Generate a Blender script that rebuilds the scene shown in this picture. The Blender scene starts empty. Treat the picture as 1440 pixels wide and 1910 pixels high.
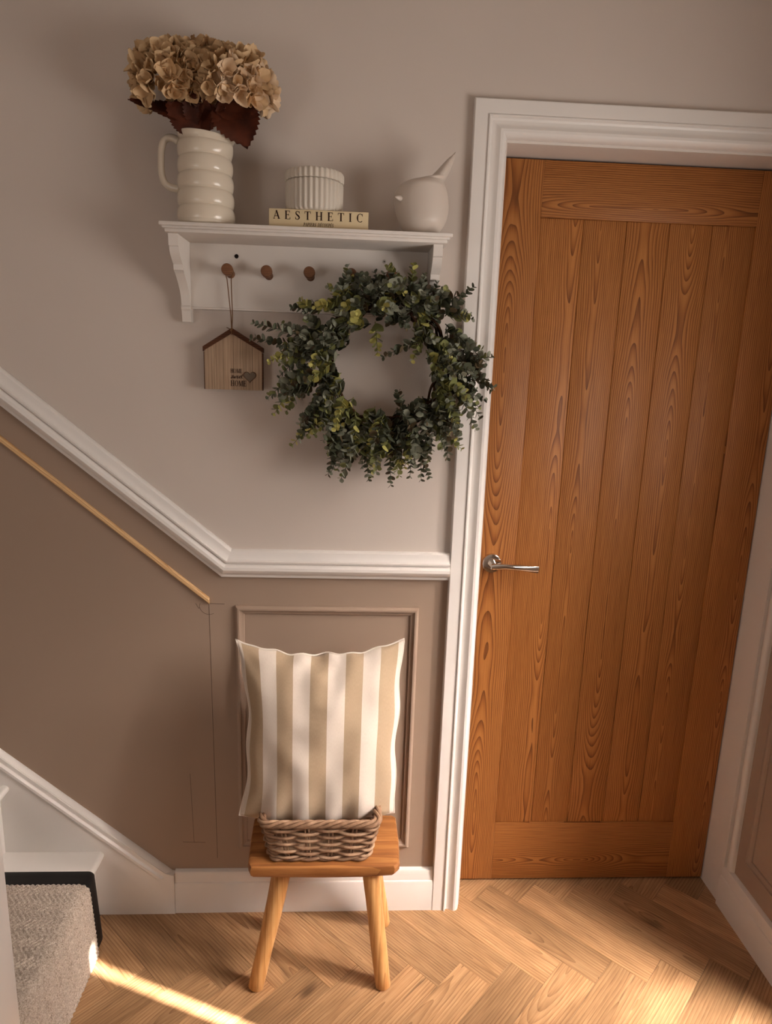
import bpy, bmesh, math, random
from mathutils import Vector, Matrix, noise
R = math.radians
random.seed(7)
S = bpy.context.scene
C = S.collection

# ------------------------------------------------------------------ camera
CAM = Vector((-0.2558, -1.6296, 1.4996)); YAW, PITCH, ROLL, FPX = -0.05609, -0.21359, 0.03257, 1255.6
_f = Vector((-math.sin(YAW)*math.cos(PITCH), math.cos(YAW)*math.cos(PITCH), math.sin(PITCH)))
_r = _f.cross(Vector((0, 0, 1))).normalized(); _u = _r.cross(_f)
_r2 = math.cos(ROLL)*_r + math.sin(ROLL)*_u; _u2 = -math.sin(ROLL)*_r + math.cos(ROLL)*_u
cd = bpy.data.cameras.new('camera'); cam = bpy.data.objects.new('camera', cd); C.objects.link(cam)
cd.sensor_fit = 'VERTICAL'; cd.sensor_height = 24.0; cd.lens = 24.0*FPX/1910.0; cd.clip_start = 0.02
M3 = Matrix((_r2, _u2, -_f)).transposed()
cam.matrix_world = Matrix.Translation(CAM) @ M3.to_4x4()
S.camera = cam

# ------------------------------------------------------------------ light
w = bpy.data.worlds.new('world'); S.world = w; w.use_nodes = True
w.node_tree.nodes['Background'].inputs[0].default_value = (0.55, 0.68, 0.9, 1)
w.node_tree.nodes['Background'].inputs[1].default_value = 0.6
S.view_settings.view_transform = 'Standard'; S.view_settings.look = 'None'
S.view_settings.exposure = 0.0; S.view_settings.gamma = 1.0; S.view_settings.use_curve_mapping = False
SUN_AZ = Vector((-0.922, 0.387, 0)); SUN_EL = R(41.8)
sd = bpy.data.lights.new('sun', 'SUN'); sd.energy = 36; sd.angle = R(0.5); sd.color = (1.0, 0.92, 0.82)
so = bpy.data.objects.new('sun', sd); C.objects.link(so)
so.rotation_euler = (SUN_AZ*math.cos(SUN_EL) + Vector((0, 0, -math.sin(SUN_EL)))).to_track_quat('-Z', 'Y').to_euler()
so.location = (4, -2, 4)
def area(name, loc, dirv, sx, sy, power, color, spread):
    d = bpy.data.lights.new(name, 'AREA'); d.shape = 'RECTANGLE'; d.size = sx; d.size_y = sy
    d.energy = power; d.color = color; d.spread = R(spread)
    o = bpy.data.objects.new(name, d); C.objects.link(o); o.location = loc
    o.rotation_euler = Vector(dirv).to_track_quat('-Z', 'Z').to_euler()
    return o
# daylight through the frosted glass of the front door (right-hand wall, beside the camera)
area('front_door_daylight', (0.875, -1.03, 1.42), (-1, 0.0, 0.0), 0.46, 0.86, 13.5, (1.0, 0.92, 0.86), 170)
# sun scattered forward by the frosted sidelight and the frosted door glass: one small lamp per band of glass
# added soft fill from the left behind the camera, to lift the right-hand wall
area('camera_side_fill', (-1.45, -2.19, 1.10), (0.55, 0.83, 0.05), 0.70, 0.90, 6.5, (1.0, 0.93, 0.88), 170)
GLOW = SUN_AZ*math.cos(R(40)) + Vector((0, 0, -math.sin(R(40))))
for k in range(14):
    area('sidelight_glow', (0.895, -0.492, 0.17 + 0.125*k), GLOW, 0.19, 0.115, 0.42, (1.0, 0.88, 0.80), 47)
for k in range(7):
    area('door_glass_glow', (0.895, -0.835, 0.99 + 0.125*k), SUN_AZ*math.cos(R(34)) + Vector((0, 0.08, -math.sin(R(34)))), 0.12, 0.115, 0.17, (1.0, 0.88, 0.80), 46)

# ------------------------------------------------------------------ materials
def srgb(r, g, b):
    f = lambda c: (c/255/12.92) if c/255 <= 0.04045 else ((c/255+0.055)/1.055)**2.4
    return (f(r), f(g), f(b), 1)
MATS = {}
def newmat(name, rough=0.6, spec=0.4, base=(0.8, 0.8, 0.8, 1), metal=0.0):
    m = bpy.data.materials.new(name); m.use_nodes = True; MATS[name] = m
    nt = m.node_tree; b = nt.nodes['Principled BSDF']
    b.inputs['Base Color'].default_value = base; b.inputs['Roughness'].default_value = rough
    b.inputs['Specular IOR Level'].default_value = spec; b.inputs['Metallic'].default_value = metal
    return m, nt, b
def nd(nt, t, **kw):
    n = nt.nodes.new(t)
    for k, v in kw.items(): setattr(n, k, v)
    return n
def lk(nt, a, b): nt.links.new(a, b)
def math_(nt, op, a, b=None, c=None):
    n = nd(nt, 'ShaderNodeMath', operation=op)
    for i, v in enumerate((a, b, c)):
        if v is None: continue
        if isinstance(v, (int, float)): n.inputs[i].default_value = v
        else: lk(nt, v, n.inputs[i])
    return n.outputs[0]
def noise_(nt, vec, scale=5, detail=3, rough=0.5, dist=0.0):
    n = nd(nt, 'ShaderNodeTexNoise'); n.inputs['Scale'].default_value = scale; n.inputs['Detail'].default_value = detail
    n.inputs['Roughness'].default_value = rough; n.inputs['Distortion'].default_value = dist
    if vec is not None: lk(nt, vec, n.inputs['Vector'])
    return n.outputs['Fac']
def ramp_(nt, fac, stops, interp='LINEAR'):
    n = nd(nt, 'ShaderNodeValToRGB'); cr = n.color_ramp; cr.interpolation = interp
    while len(cr.elements) < len(stops): cr.elements.new(0.5)
    for e, (p, c) in zip(cr.elements, stops): e.position = p; e.color = c
    lk(nt, fac, n.inputs[0]); return n.outputs[0]
def comb(nt, x, y, z):
    n = nd(nt, 'ShaderNodeCombineXYZ')
    for i, v in enumerate((x, y, z)):
        if isinstance(v, (int, float)): n.inputs[i].default_value = v
        else: lk(nt, v, n.inputs[i])
    return n.outputs[0]
def mixc(nt, fac, a, b, mode='MIX'):
    n = nd(nt, 'ShaderNodeMix', data_type='RGBA', blend_type=mode)
    if isinstance(fac, (int, float)): n.inputs[0].default_value = fac
    else: lk(nt, fac, n.inputs[0])
    for i, v in ((6, a), (7, b)):
        if isinstance(v, tuple): n.inputs[i].default_value = v
        else: lk(nt, v, n.inputs[i])
    return n.outputs[2]
def bump_(nt, b, h, strength=0.2, dist=0.001):
    n = nd(nt, 'ShaderNodeBump'); n.inputs['Strength'].default_value = strength; n.inputs['Distance'].default_value = dist
    lk(nt, h, n.inputs['Height']); lk(nt, n.outputs[0], b.inputs['Normal'])
def objco(nt): return nd(nt, 'ShaderNodeTexCoord').outputs['Object']

def paint(name, col, rough=0.7, spec=0.25, var=0.06, peel=0.12):
    m, nt, b = newmat(name, rough, spec, col)
    co = objco(nt)
    n = noise_(nt, co, 3.0, 4)
    dark = tuple(c*(1-var) for c in col[:3]) + (1,); lite = tuple(min(1, c*(1+var)) for c in col[:3]) + (1,)
    lk(nt, ramp_(nt, n, [(0.3, dark), (0.7, lite)]), b.inputs['Base Color'])
    bump_(nt, b, noise_(nt, co, 260, 2), peel, 0.0006)
    return m
def wood(name, cols, along, across, freq=150, D=0.3, ncyc=1.2, fib=(330, 9), rough=0.45, spec=0.35, warp=0.02, bump=0.25, varv=0.12, span=0.1, ringw=0.6, knots=False, hole=None):
    m, nt, b = newmat(name, rough, spec)
    sep = nd(nt, 'ShaderNodeSeparateXYZ'); lk(nt, objco(nt), sep.inputs[0])
    rnd = nd(nt, 'ShaderNodeObjectInfo').outputs['Random']
    A = sep.outputs['XYZ'.index(across)]; L = sep.outputs['XYZ'.index(along)]
    r1 = math_(nt, 'MULTIPLY', rnd, 57.3)
    r2 = math_(nt, 'FRACT', math_(nt, 'MULTIPLY', rnd, 91.7))
    n1 = noise_(nt, comb(nt, math_(nt, 'MULTIPLY_ADD', L, ncyc, r1), r1, 0.0), 1.0, 1.5, 0.4)
    d = math_(nt, 'MULTIPLY', math_(nt, 'SUBTRACT', n1, 0.5), D*2)
    n2 = noise_(nt, comb(nt, math_(nt, 'MULTIPLY_ADD', A, 16, r1), math_(nt, 'MULTIPLY', L, 3.5), r1), 1.0, 2)
    a0 = math_(nt, 'SUBTRACT', A, math_(nt, 'MULTIPLY', math_(nt, 'SUBTRACT', r2, 0.5), span))
    r = math_(nt, 'SQRT', math_(nt, 'ADD', math_(nt, 'MULTIPLY', a0, a0), math_(nt, 'MULTIPLY', d, d)))
    r = math_(nt, 'MULTIPLY_ADD', n2, warp, r)
    ring = math_(nt, 'FRACT', math_(nt, 'MULTIPLY', r, freq))
    ring = math_(nt, 'POWER', ring, 2.2)
    f = noise_(nt, comb(nt, math_(nt, 'MULTIPLY_ADD', A, fib[0], r1), math_(nt, 'MULTIPLY', L, fib[1]), math_(nt, 'MULTIPLY', sep.outputs['XYZ'.index(({'X','Y','Z'}-{along, across}).pop())], 60)), 1.0, 3, 0.6)
    v = math_(nt, 'ADD', math_(nt, 'MULTIPLY', ring, ringw), math_(nt, 'MULTIPLY', f, 1.0-ringw*0.6))
    col = ramp_(nt, v, [(0.18, cols[0]), (0.55, cols[1]), (0.95, cols[2])])
    if knots:
        nk = noise_(nt, comb(nt, math_(nt, 'MULTIPLY_ADD', A, 11, r1), math_(nt, 'MULTIPLY_ADD', L, 4.5, r1), r1), 1.0, 1.0)
        kf = ramp_(nt, nk, [(0.74, (0, 0, 0, 1)), (0.80, (1, 1, 1, 1))])
        col = mixc(nt, math_(nt, 'MULTIPLY', kf, 0.8), col, srgb(52, 34, 20))
        bl = noise_(nt, comb(nt, math_(nt, 'MULTIPLY_ADD', A, 26, r1), math_(nt, 'MULTIPLY_ADD', L, 7, r1), r1), 1.0, 3)
        col = mixc(nt, 1.0, col, ramp_(nt, bl, [(0.3, (0.74, 0.72, 0.70, 1)), (0.7, (1.12, 1.12, 1.12, 1))]), 'MULTIPLY')
        ck = noise_(nt, comb(nt, math_(nt, 'MULTIPLY_ADD', A, 75, r1), math_(nt, 'MULTIPLY_ADD', L, 5.0, r1), r1), 1.0, 2)
        col = mixc(nt, math_(nt, 'MULTIPLY', ramp_(nt, ck, [(0.70, (0, 0, 0, 1)), (0.76, (1, 1, 1, 1))]), 0.6), col, srgb(74, 46, 26))
    hv = nd(nt, 'ShaderNodeHueSaturation'); lk(nt, col, hv.inputs['Color'])
    hv.inputs['Saturation'].default_value = 1.0
    lk(nt, math_(nt, 'MULTIPLY_ADD', r2, varv*2, 1-varv), hv.inputs['Value'])
    lk(nt, hv.outputs[0], b.inputs['Base Color'])
    bump_(nt, b, math_(nt, 'SUBTRACT', 1.0, v), bump, 0.0012)
    return m

paint('wall_upper', srgb(208, 196, 186), 0.85, 0.15, 0.02)
paint('wall_lower', srgb(160, 138, 121), 0.8, 0.2, 0.025)
paint('white_gloss', srgb(232, 226, 220), 0.35, 0.45, 0.02, 0.05)
paint('white_satin', srgb(222, 214, 206), 0.55, 0.35, 0.02, 0.06)
paint('ceiling', srgb(225, 220, 214), 0.9, 0.1, 0.02)
paint('cream_glaze', srgb(216, 203, 184), 0.22, 0.5, 0.04, 0.03)
paint('bird_ceramic', srgb(205, 192, 180), 0.42, 0.4, 0.03, 0.05)
paint('pot_ceramic', srgb(206, 196, 182), 0.5, 0.4, 0.03, 0.05)
paint('book_cover', srgb(214, 194, 156), 0.6, 0.3, 0.03, 0.04)
paint('paper', srgb(222, 210, 188), 0.9, 0.1, 0.03)
paint('ink', srgb(44, 22, 18), 0.7, 0.2, 0.02)
paint('black_binding', srgb(12, 10, 10), 0.55, 0.4, 0.1)
paint('pencil', srgb(92, 76, 66), 0.8, 0.1, 0.1)
paint('frosted', srgb(225, 230, 232), 0.4, 0.5, 0.02)
paint('twine', srgb(120, 88, 62), 0.9, 0.1, 0.15)
paint('vine', srgb(66, 44, 30), 0.9, 0.1, 0.3)
paint('heart', srgb(118, 104, 90), 0.8, 0.2, 0.08)
newmat('chrome', 0.09, 0.5, (0.74, 0.70, 0.66, 1), 1.0)
newmat('hole_dark', 0.8, 0.2, srgb(24, 14, 10))
newmat('steel', 0.3, 0.5, (0.62, 0.6, 0.57, 1), 1.0)
wood('oak_door_v', (srgb(188, 126, 68), srgb(158, 98, 48), srgb(102, 57, 25)), 'Z', 'X', 215, 0.10, 1.15, (420, 10), 0.5, 0.3, 0.015, 0.25, 0.05, 0.07, 0.58)
wood('oak_door_h', (srgb(188, 126, 68), srgb(158, 98, 48), srgb(102, 57, 25)), 'X', 'Z', 200, 0.10, 1.6, (420, 10), 0.5, 0.3, 0.015, 0.25, 0.05, 0.07, 0.58)
wood('oak_floor', (srgb(198, 160, 120), srgb(170, 130, 92), srgb(116, 80, 50)), 'X', 'Y', 130, 0.07, 2.0, (240, 9), 0.42, 0.4, 0.014, 0.3, 0.24, 0.12, 0.34, True)
wood('stool_seat', (srgb(190, 132, 76), srgb(152, 96, 50), srgb(92, 52, 24)), 'X', 'Y', 34, 0.05, 1.6, (110, 6), 0.5, 0.35, 0.03, 0.05, 0.05, 0.1, 0.25)
wood('stool_leg', (srgb(224, 176, 118), srgb(202, 148, 90), srgb(158, 104, 56)), 'Z', 'X', 80, 0.04, 1.5, (190, 6), 0.55, 0.3, 0.012, 0.12, 0.06, 0.05, 0.3)
wood('pine_strip', (srgb(232, 196, 148), srgb(216, 174, 124), srgb(184, 138, 92)), 'X', 'Z', 200, 0.1, 3.0, (300, 6), 0.6, 0.3, 0.02, 0.1, 0.05, 0.05, 0.5)
wood('peg_wood', (srgb(138, 96, 66), srgb(112, 74, 48), srgb(78, 46, 28)), 'X', 'Z', 300, 0.05, 5.0, (500, 40), 0.6, 0.3, 0.01, 0.2, 0.1, 0.02, 0.6)
wood('plaque_wood', (srgb(190, 164, 138), srgb(168, 142, 118), srgb(112, 88, 70)), 'Z', 'X', 130, 0.03, 3.0, (420, 9), 0.75, 0.2, 0.01, 0.2, 0.12, 0.2, 0.25)
wood('plaque_roof', (srgb(98, 62, 40), srgb(78, 46, 28), srgb(52, 28, 16)), 'X', 'Z', 200, 0.1, 5.0, (300, 30), 0.7, 0.2, 0.015, 0.2, 0.06, 0.05, 0.5)
def rattan():
    m, nt, b = newmat('rattan', 0.6, 0.35)
    co = objco(nt); n = noise_(nt, co, 55, 3); rnd = nd(nt, 'ShaderNodeObjectInfo').outputs['Random']
    v = math_(nt, 'ADD', math_(nt, 'MULTIPLY', n, 0.75), math_(nt, 'MULTIPLY', rnd, 0.25))
    lk(nt, ramp_(nt, v, [(0.25, srgb(98, 70, 52)), (0.5, srgb(152, 118, 92)), (0.75, srgb(188, 156, 128))]), b.inputs['Base Color'])
    bump_(nt, b, noise_(nt, co, 300, 2), 0.2, 0.001)
rattan()
def fabric():
    m, nt, b = newmat('striped_fabric', 0.95, 0.1)
    uv = nd(nt, 'ShaderNodeUVMap'); uv.uv_map = 'cloth'
    sep = nd(nt, 'ShaderNodeSeparateXYZ'); lk(nt, uv.outputs[0], sep.inputs[0])
    s = math_(nt, 'MULTIPLY', math_(nt, 'SUBTRACT', sep.outputs[0], 0.5), 9.6)
    s = math_(nt, 'FRACT', math_(nt, 'MULTIPLY_ADD', math_(nt, 'ADD', s, 0.5), 0.5, 50.0))
    st = math_(nt, 'LESS_THAN', s, 0.5)
    wv = noise_(nt, comb(nt, math_(nt, 'MULTIPLY', sep.outputs[0], 420), math_(nt, 'MULTIPLY', sep.outputs[1], 60), 0.0), 1.0, 2)
    cream = mixc(nt, wv, srgb(212, 198, 184), srgb(230, 217, 204)); beige = mixc(nt, wv, srgb(168, 146, 120), srgb(192, 168, 140))
    lk(nt, mixc(nt, st, cream, beige), b.inputs['Base Color'])
    b.inputs['Sheen Weight'].default_value = 0.15
    wx = noise_(nt, comb(nt, math_(nt, 'MULTIPLY', sep.outputs[0], 500), math_(nt, 'MULTIPLY', sep.outputs[1], 500), 0.0), 1.0, 1)
    bump_(nt, b, wx, 0.25, 0.0008)
fabric()
def carpet():
    m, nt, b = newmat('carpet', 1.0, 0.05)
    co = objco(nt); n = noise_(nt, co, 330, 2, 0.6); n2 = noise_(nt, co, 90, 2)
    v = math_(nt, 'ADD', math_(nt, 'MULTIPLY', n, 0.75), math_(nt, 'MULTIPLY', n2, 0.25))
    lk(nt, ramp_(nt, v, [(0.3, srgb(128, 112, 98)), (0.5, srgb(186, 170, 154)), (0.7, srgb(222, 210, 196))]), b.inputs['Base Color'])
    b.inputs['Sheen Weight'].default_value = 0.3
    bump_(nt, b, n, 0.6, 0.003)
carpet()
def leafmat(name, c1, c2, rough=0.55, trans=0.15, scale=60):
    m, nt, b = newmat(name, rough, 0.3)
    n = noise_(nt, objco(nt), scale, 2)
    lk(nt, ramp_(nt, n, [(0.3, c1), (0.7, c2)]), b.inputs['Base Color'])
leafmat('leaf_grey', srgb(112, 115, 98), srgb(146, 147, 128))
leafmat('leaf_dark', srgb(62, 66, 52), srgb(92, 95, 74))
leafmat('leaf_green', srgb(104, 108, 66), srgb(136, 137, 84))
leafmat('leaf_lime', srgb(166, 162, 88), srgb(198, 190, 114))
leafmat('leaf_brown', srgb(76, 62, 46), srgb(96, 82, 58))
leafmat('petal', srgb(198, 164, 122), srgb(222, 190, 148), 0.8, scale=40)
leafmat('petal_light', srgb(222, 192, 156), srgb(236, 210, 178), 0.8, scale=40)
leafmat('petal_tan', srgb(168, 132, 94), srgb(196, 160, 118), 0.8, scale=40)
leafmat('hydrangea_leaf', srgb(62, 28, 16), srgb(92, 42, 22), 0.6, scale=30)

# ------------------------------------------------------------------ builders
def wloc(o):
    v = Vector((0, 0, 0))
    while o: v += o.location; o = o.parent
    return v
def obj(name, bm, mat, parent=None, smooth=None, loc=None):
    me = bpy.data.meshes.new(name)
    if loc is None: loc = wloc(parent) if parent else Vector((0, 0, 0))
    off = Vector(loc)
    bmesh.ops.recalc_face_normals(bm, faces=bm.faces)
    for v in bm.verts: v.co -= off
    if smooth is not None:
        for f in bm.faces: f.smooth = True
    bm.to_mesh(me); bm.free()
    if smooth is not None and smooth < 180: me.set_sharp_from_angle(angle=R(smooth))
    for mm in (mat if isinstance(mat, (list, tuple)) else [mat]): me.materials.append(MATS[mm])
    o = bpy.data.objects.new(name, me); C.objects.link(o)
    if parent:
        o.parent = parent; o.location = off - wloc(parent)
    else: o.location = off
    return o
def thing(name, label, cat, loc, group=None, kind=None):
    o = bpy.data.objects.new(name, None); C.objects.link(o); o.location = loc; o.empty_display_size = 0.05
    return tag(o, label, cat, group, kind)
def tag(o, label, cat, group=None, kind=None):
    o['label'] = label; o['category'] = cat
    if group: o['group'] = group
    if kind: o['kind'] = kind
    return o
def struct(o, label, cat): return tag(o, label, cat, None, 'structure')
def inst(name, me, parent, mw):
    o = bpy.data.objects.new(name, me); C.objects.link(o); o.parent = parent
    o.matrix_local = Matrix.Translation(-wloc(parent)) @ mw
    return o
def pxw(x, y, Y):                              # photo pixel -> point on the vertical plane y = Y 
    d = _f + _r2*((x-720)/FPX) - _u2*((y-955)/FPX); t = (Y-CAM.y)/d.y; return CAM + d*t
NB = bmesh.new
def quadloop(bm, loops, cap=True, closed=True, mi=0):
    rows = [[bm.verts.new(p) for p in l] for l in loops]
    n = len(rows[0])
    for a, b in zip(rows, rows[1:]):
        for i in range(n if closed else n-1):
            f = bm.faces.new((a[i], a[(i+1) % n], b[(i+1) % n], b[i])); f.material_index = mi
    if cap and closed:
        bm.faces.new(rows[0][::-1]).material_index = mi; bm.faces.new(rows[-1]).material_index = mi
    return rows
def box(bm, x0, x1, y0, y1, z0, z1, bev=0.0, seg=2, mi=0):
    t = NB() if bev else bm
    vs = [t.verts.new((x, y, z)) for x in (x0, x1) for y in (y0, y1) for z in (z0, z1)]
    for q in ((0, 1, 3, 2), (4, 6, 7, 5), (0, 4, 5, 1), (2, 3, 7, 6), (0, 2, 6, 4), (1, 5, 7, 3)):
        t.faces.new([vs[i] for i in q]).material_index = mi
    if bev:
        bmesh.ops.recalc_face_normals(t, faces=t.faces)
        bmesh.ops.bevel(t, geom=t.edges[:], offset=bev, segments=seg, affect='EDGES', profile=0.5)
        me = bpy.data.meshes.new('tmp'); t.to_mesh(me); t.free(); bm.from_mesh(me); bpy.data.meshes.remove(me)
    return bm
def prism(bm, poly, fn, d0, d1, mi=0):
    """poly in (a,b); fn(a,b,d)->3D"""
    quadloop(bm, [[fn(a, b, d0) for a, b in poly], [fn(a, b, d1) for a, b in poly]], mi=mi)
XZ = lambda a, b, d: (a, d, b)
def tube(bm, pts, rad, n=8, cap=True, squash=1.0, mi=0):
    pts = [Vector(p) for p in pts]; loops = []
    up = None
    for i, p in enumerate(pts):
        t = (pts[min(i+1, len(pts)-1)] - pts[max(i-1, 0)]).normalized()
        if up is None:
            up = t.orthogonal().normalized()
        else:
            up = (up - t*up.dot(t)).normalized()
        s = t.cross(up)
        r = rad(i/(len(pts)-1)) if callable(rad) else (rad[i] if isinstance(rad, (list, tuple)) else rad)
        loops.append([p + (up*math.cos(2*math.pi*k/n) + s*math.sin(2*math.pi*k/n)*squash)*r for k in range(n)])
    quadloop(bm, loops, cap, mi=mi)
    return bm
def tube_closed(bm, pts, r, n=6):
    pts = [Vector(p) for p in pts]; N = len(pts); rows = []
    for i, p in enumerate(pts):
        t = (pts[(i+1) % N] - pts[i-1]).normalized()
        s = t.cross(Vector((0, 0, 1)))
        s = s.normalized() if s.length > 1e-4 else Vector((1, 0, 0)); u = s.cross(t)
        rows.append([bm.verts.new(p + (s*math.cos(2*math.pi*k/n) + u*math.sin(2*math.pi*k/n))*r) for k in range(n)])
    for i in range(N):
        a, b = rows[i], rows[(i+1) % N]
        for k in range(n): bm.faces.new((a[k], a[(k+1) % n], b[(k+1) % n], b[k]))
    return bm
def lathe(bm, prof, c, n=48, rfn=None, cap=True):
    """prof: [(r,z)] ; rfn(theta,r,z)->r"""
    loops = []
    for r, z in prof:
        loops.append([(c[0] + (rfn(2*math.pi*k/n, r, z) if rfn else r)*math.cos(2*math.pi*k/n),
                       c[1] + (rfn(2*math.pi*k/n, r, z) if rfn else r)*math.sin(2*math.pi*k/n), c[2] + z) for k in range(n)])
    quadloop(bm, loops, cap)
    return bm
def catmull(pts, k=6):
    out = []
    P = [pts[0]] + list(pts) + [pts[-1]]
    for i in range(1, len(P)-2):
        for j in range(k):
            t = j/k
            out.append(tuple(0.5*((2*b) + (-a+c)*t + (2*a-5*b+4*c-d)*t*t + (-a+3*b-3*c+d)*t**3) for a, b, c, d in zip(P[i-1], P[i], P[i+1], P[i+2])))
    out.append(tuple(pts[-1])); return out

# ------------------------------------------------------------------ the shell
XR = 0.856                                   # right-hand wall
X0, Y0, ZC = -2.15, -2.25, 2.42
DS = 0.815                                   # slope of dado rail
# floor: base slab + herringbone planks
bm = NB(); box(bm, X0, XR+0.25, Y0, 0.40, -0.05, -0.0045)
floor = struct(obj('floor', bm, 'hole_dark'), 'oak herringbone plank floor', 'floor')
PW, PL = 0.094, 0.376
s2 = math.sqrt(2)
uo = (0.320-0.191)/s2 - PW; vo = (0.320+0.191)/s2 - PL
def clip(poly, ax, lim, keep_less):
    out = []
    for i in range(len(poly)):
        a, b = poly[i-1], poly[i]
        ia = (a[ax] <= lim) == keep_less; ib = (b[ax] <= lim) == keep_less
        if ia != ib:
            t = (lim - a[ax])/(b[ax]-a[ax]); out.append((a[0]+(b[0]-a[0])*t, a[1]+(b[1]-a[1])*t))
        if ib: out.append(b)
    return out
def area_(p): return abs(sum(p[i-1][0]*p[i][1]-p[i][0]*p[i-1][1] for i in range(len(p))))/2
def plank_mesh(poly, name='plank'):
    """poly local (x along, y across), bevelled arris"""
    b = NB(); e = 0.0006
    cx = sum(p[0] for p in poly)/len(poly); cy = sum(p[1] for p in poly)/len(poly)
    def ins(k): return [(cx+(x-cx)*(1-2*k/max(0.02, abs(x-cx)*2)), cy+(y-cy)*(1-2*k/max(0.02, abs(y-cy)*2))) for x, y in poly]
    quadloop(b, [[(x, y, -0.0045) for x, y in ins(0.0002)], [(x, y, -0.0006) for x, y in ins(0.0002)], [(x, y, 0.0) for x, y in ins(e)]])
    bmesh.ops.recalc_face_normals(b, faces=b.faces)
    me = bpy.data.meshes.new(name); b.to_mesh(me); b.free(); me.materials.append(MATS['oak_floor']); return me
full = plank_mesh([(-PL/2, -PW/2), (PL/2, -PW/2), (PL/2, PW/2), (-PL/2, PW/2)])
pcount = 0
for j in range(-8, 9):
    for k in range(-40, 41):
        for typ in (0, 1):
            u0, v0 = k*PW + j*PL, k*PW - j*PL
            if typ == 0: cu, cv, ang = u0+PW/2, v0+PL/2, -45
            else: cu, cv, ang = u0+PW-PL/2, v0+PL+PW/2, 45
            cu += uo; cv += vo
            cx, cy = (cu+cv)/s2, (cu-cv)/s2
            if not (-1.4 < cx < 1.3 and Y0-0.3 < cy < 0.6): continue
            ca, sa = math.cos(R(ang)), math.sin(R(ang))
            W = [(cx+ca*x-sa*y, cy+sa*x+ca*y) for x, y in ((-PL/2, -PW/2), (PL/2, -PW/2), (PL/2, PW/2), (-PL/2, PW/2))]
            cl = W
            for ax, lim, less in ((0, XR+0.1, True), (0, -0.915, False), (1, 0.30, True), (1, Y0, False)):
                if cl: cl = clip(cl, ax, lim, less)
            if len(cl) < 3 or area_(cl) < 0.0012: continue
            if abs(area_(cl)-PW*PL) < 1e-6: me = full
            else: me = plank_mesh([(ca*(x-cx)+sa*(y-cy), -sa*(x-cx)+ca*(y-cy)) for x, y in cl])
            inst('plank', me, floor, Matrix.Translation((cx, cy, 0)) @ Matrix.Rotation(R(ang), 4, 'Z')); pcount += 1

bm = NB()
zl = lambda x: 1.01 + DS*max(0, -0.557-x)
low = [(X0, 0), (0.072, 0), (0.072, 1.01), (-0.557, 1.01), (X0, zl(X0))]
upp = [(X0, zl(X0)), (-0.557, 1.01), (0.072, 1.01), (0.072, 2.002), (XR, 2.002), (XR, ZC), (X0, ZC)]
prism(bm, low, XZ, 0.0, 0.10, 1); prism(bm, upp, XZ, 0.0, 0.10, 0)
wb = struct(obj('wall_back', bm, ['wall_upper', 'wall_lower']), 'pale greige wall above the dado rail, taupe below it', 'wall')
# faint pencil setting-out marks left on the taupe paint
def pline(x0, z0, x1, z1, wd=0.0011):
    b = NB(); dx, dz = x1-x0, z1-z0; l = math.hypot(dx, dz); nx, nz = -dz/l*wd/2, dx/l*wd/2
    prism(b, [(x0+nx, z0+nz), (x1+nx, z1+nz), (x1-nx, z1-nz), (x0-nx, z0-nz)], XZ, -0.0003, 0.0)
    return obj('pencil_line', b, 'pencil', wb)
pline(-0.604, 0.900, -0.598, 0.16); pline(-0.604, 0.900, -0.565, 0.899); pline(-0.665, 0.42, -0.66, 0.21, 0.0008); pline(-0.69, 0.212, -0.63, 0.21, 0.0008)
pline(-0.637, 0.90, -0.63, 0.887, 0.0008); pline(-0.626, 0.90, -0.629, 0.886, 0.0008)
arc = [(-0.604+0.024*math.cos(R(a)), 0.895+0.024*math.sin(R(a))) for a in range(190, 300, 12)]
for a, b in zip(arc, arc[1:]): pline(*a, *b, 0.0008)

# right-hand wall with the front-door opening (beside the camera, outside the picture)
OY0, OY1, OZ = -0.372, -1.42, 2.06
YZ = lambda a, b, d: (d, a, b)
bm = NB()
for za, zb, mi in ((0, 1.01, 1), (1.01, ZC, 0)):
    prism(bm, [(0.40, za), (OY0, za), (OY0, zb), (0.40, zb)], YZ, XR, XR+0.2, mi)
    prism(bm, [(OY1, za), (Y0, za), (Y0, zb), (OY1, zb)], YZ, XR, XR+0.2, mi)
prism(bm, [(OY0, OZ), (OY1, OZ), (OY1, ZC), (OY0, ZC)], YZ, XR, XR+0.2, 0)
struct(obj('wall_right', bm, ['wall_upper', 'wall_lower']), 'right-hand hall wall beside the oak door', 'wall')
bm = NB(); box(bm, X0-0.1, XR+0.2, Y0-0.1, Y0, 0, ZC); struct(obj('wall_front', bm, 'wall_upper'), 'plain hall wall facing the oak door', 'wall')
bm = NB(); box(bm, X0-0.1, X0, Y0, 0.1, 0, ZC); struct(obj('wall_left', bm, 'wall_upper'), 'plain wall at the top of the stairs', 'wall')
bm = NB(); box(bm, X0-0.1, XR+0.2, 0.40, 0.45, -0.05, ZC); struct(obj('wall_beyond', bm, 'wall_upper'), 'wall of the room beyond the oak door', 'wall')
bm = NB(); box(bm, X0-0.1, XR+0.2, Y0-0.1, 0.45, ZC, ZC+0.1); struct(obj('ceiling', bm, 'ceiling'), 'white painted ceiling', 'ceiling')

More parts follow.
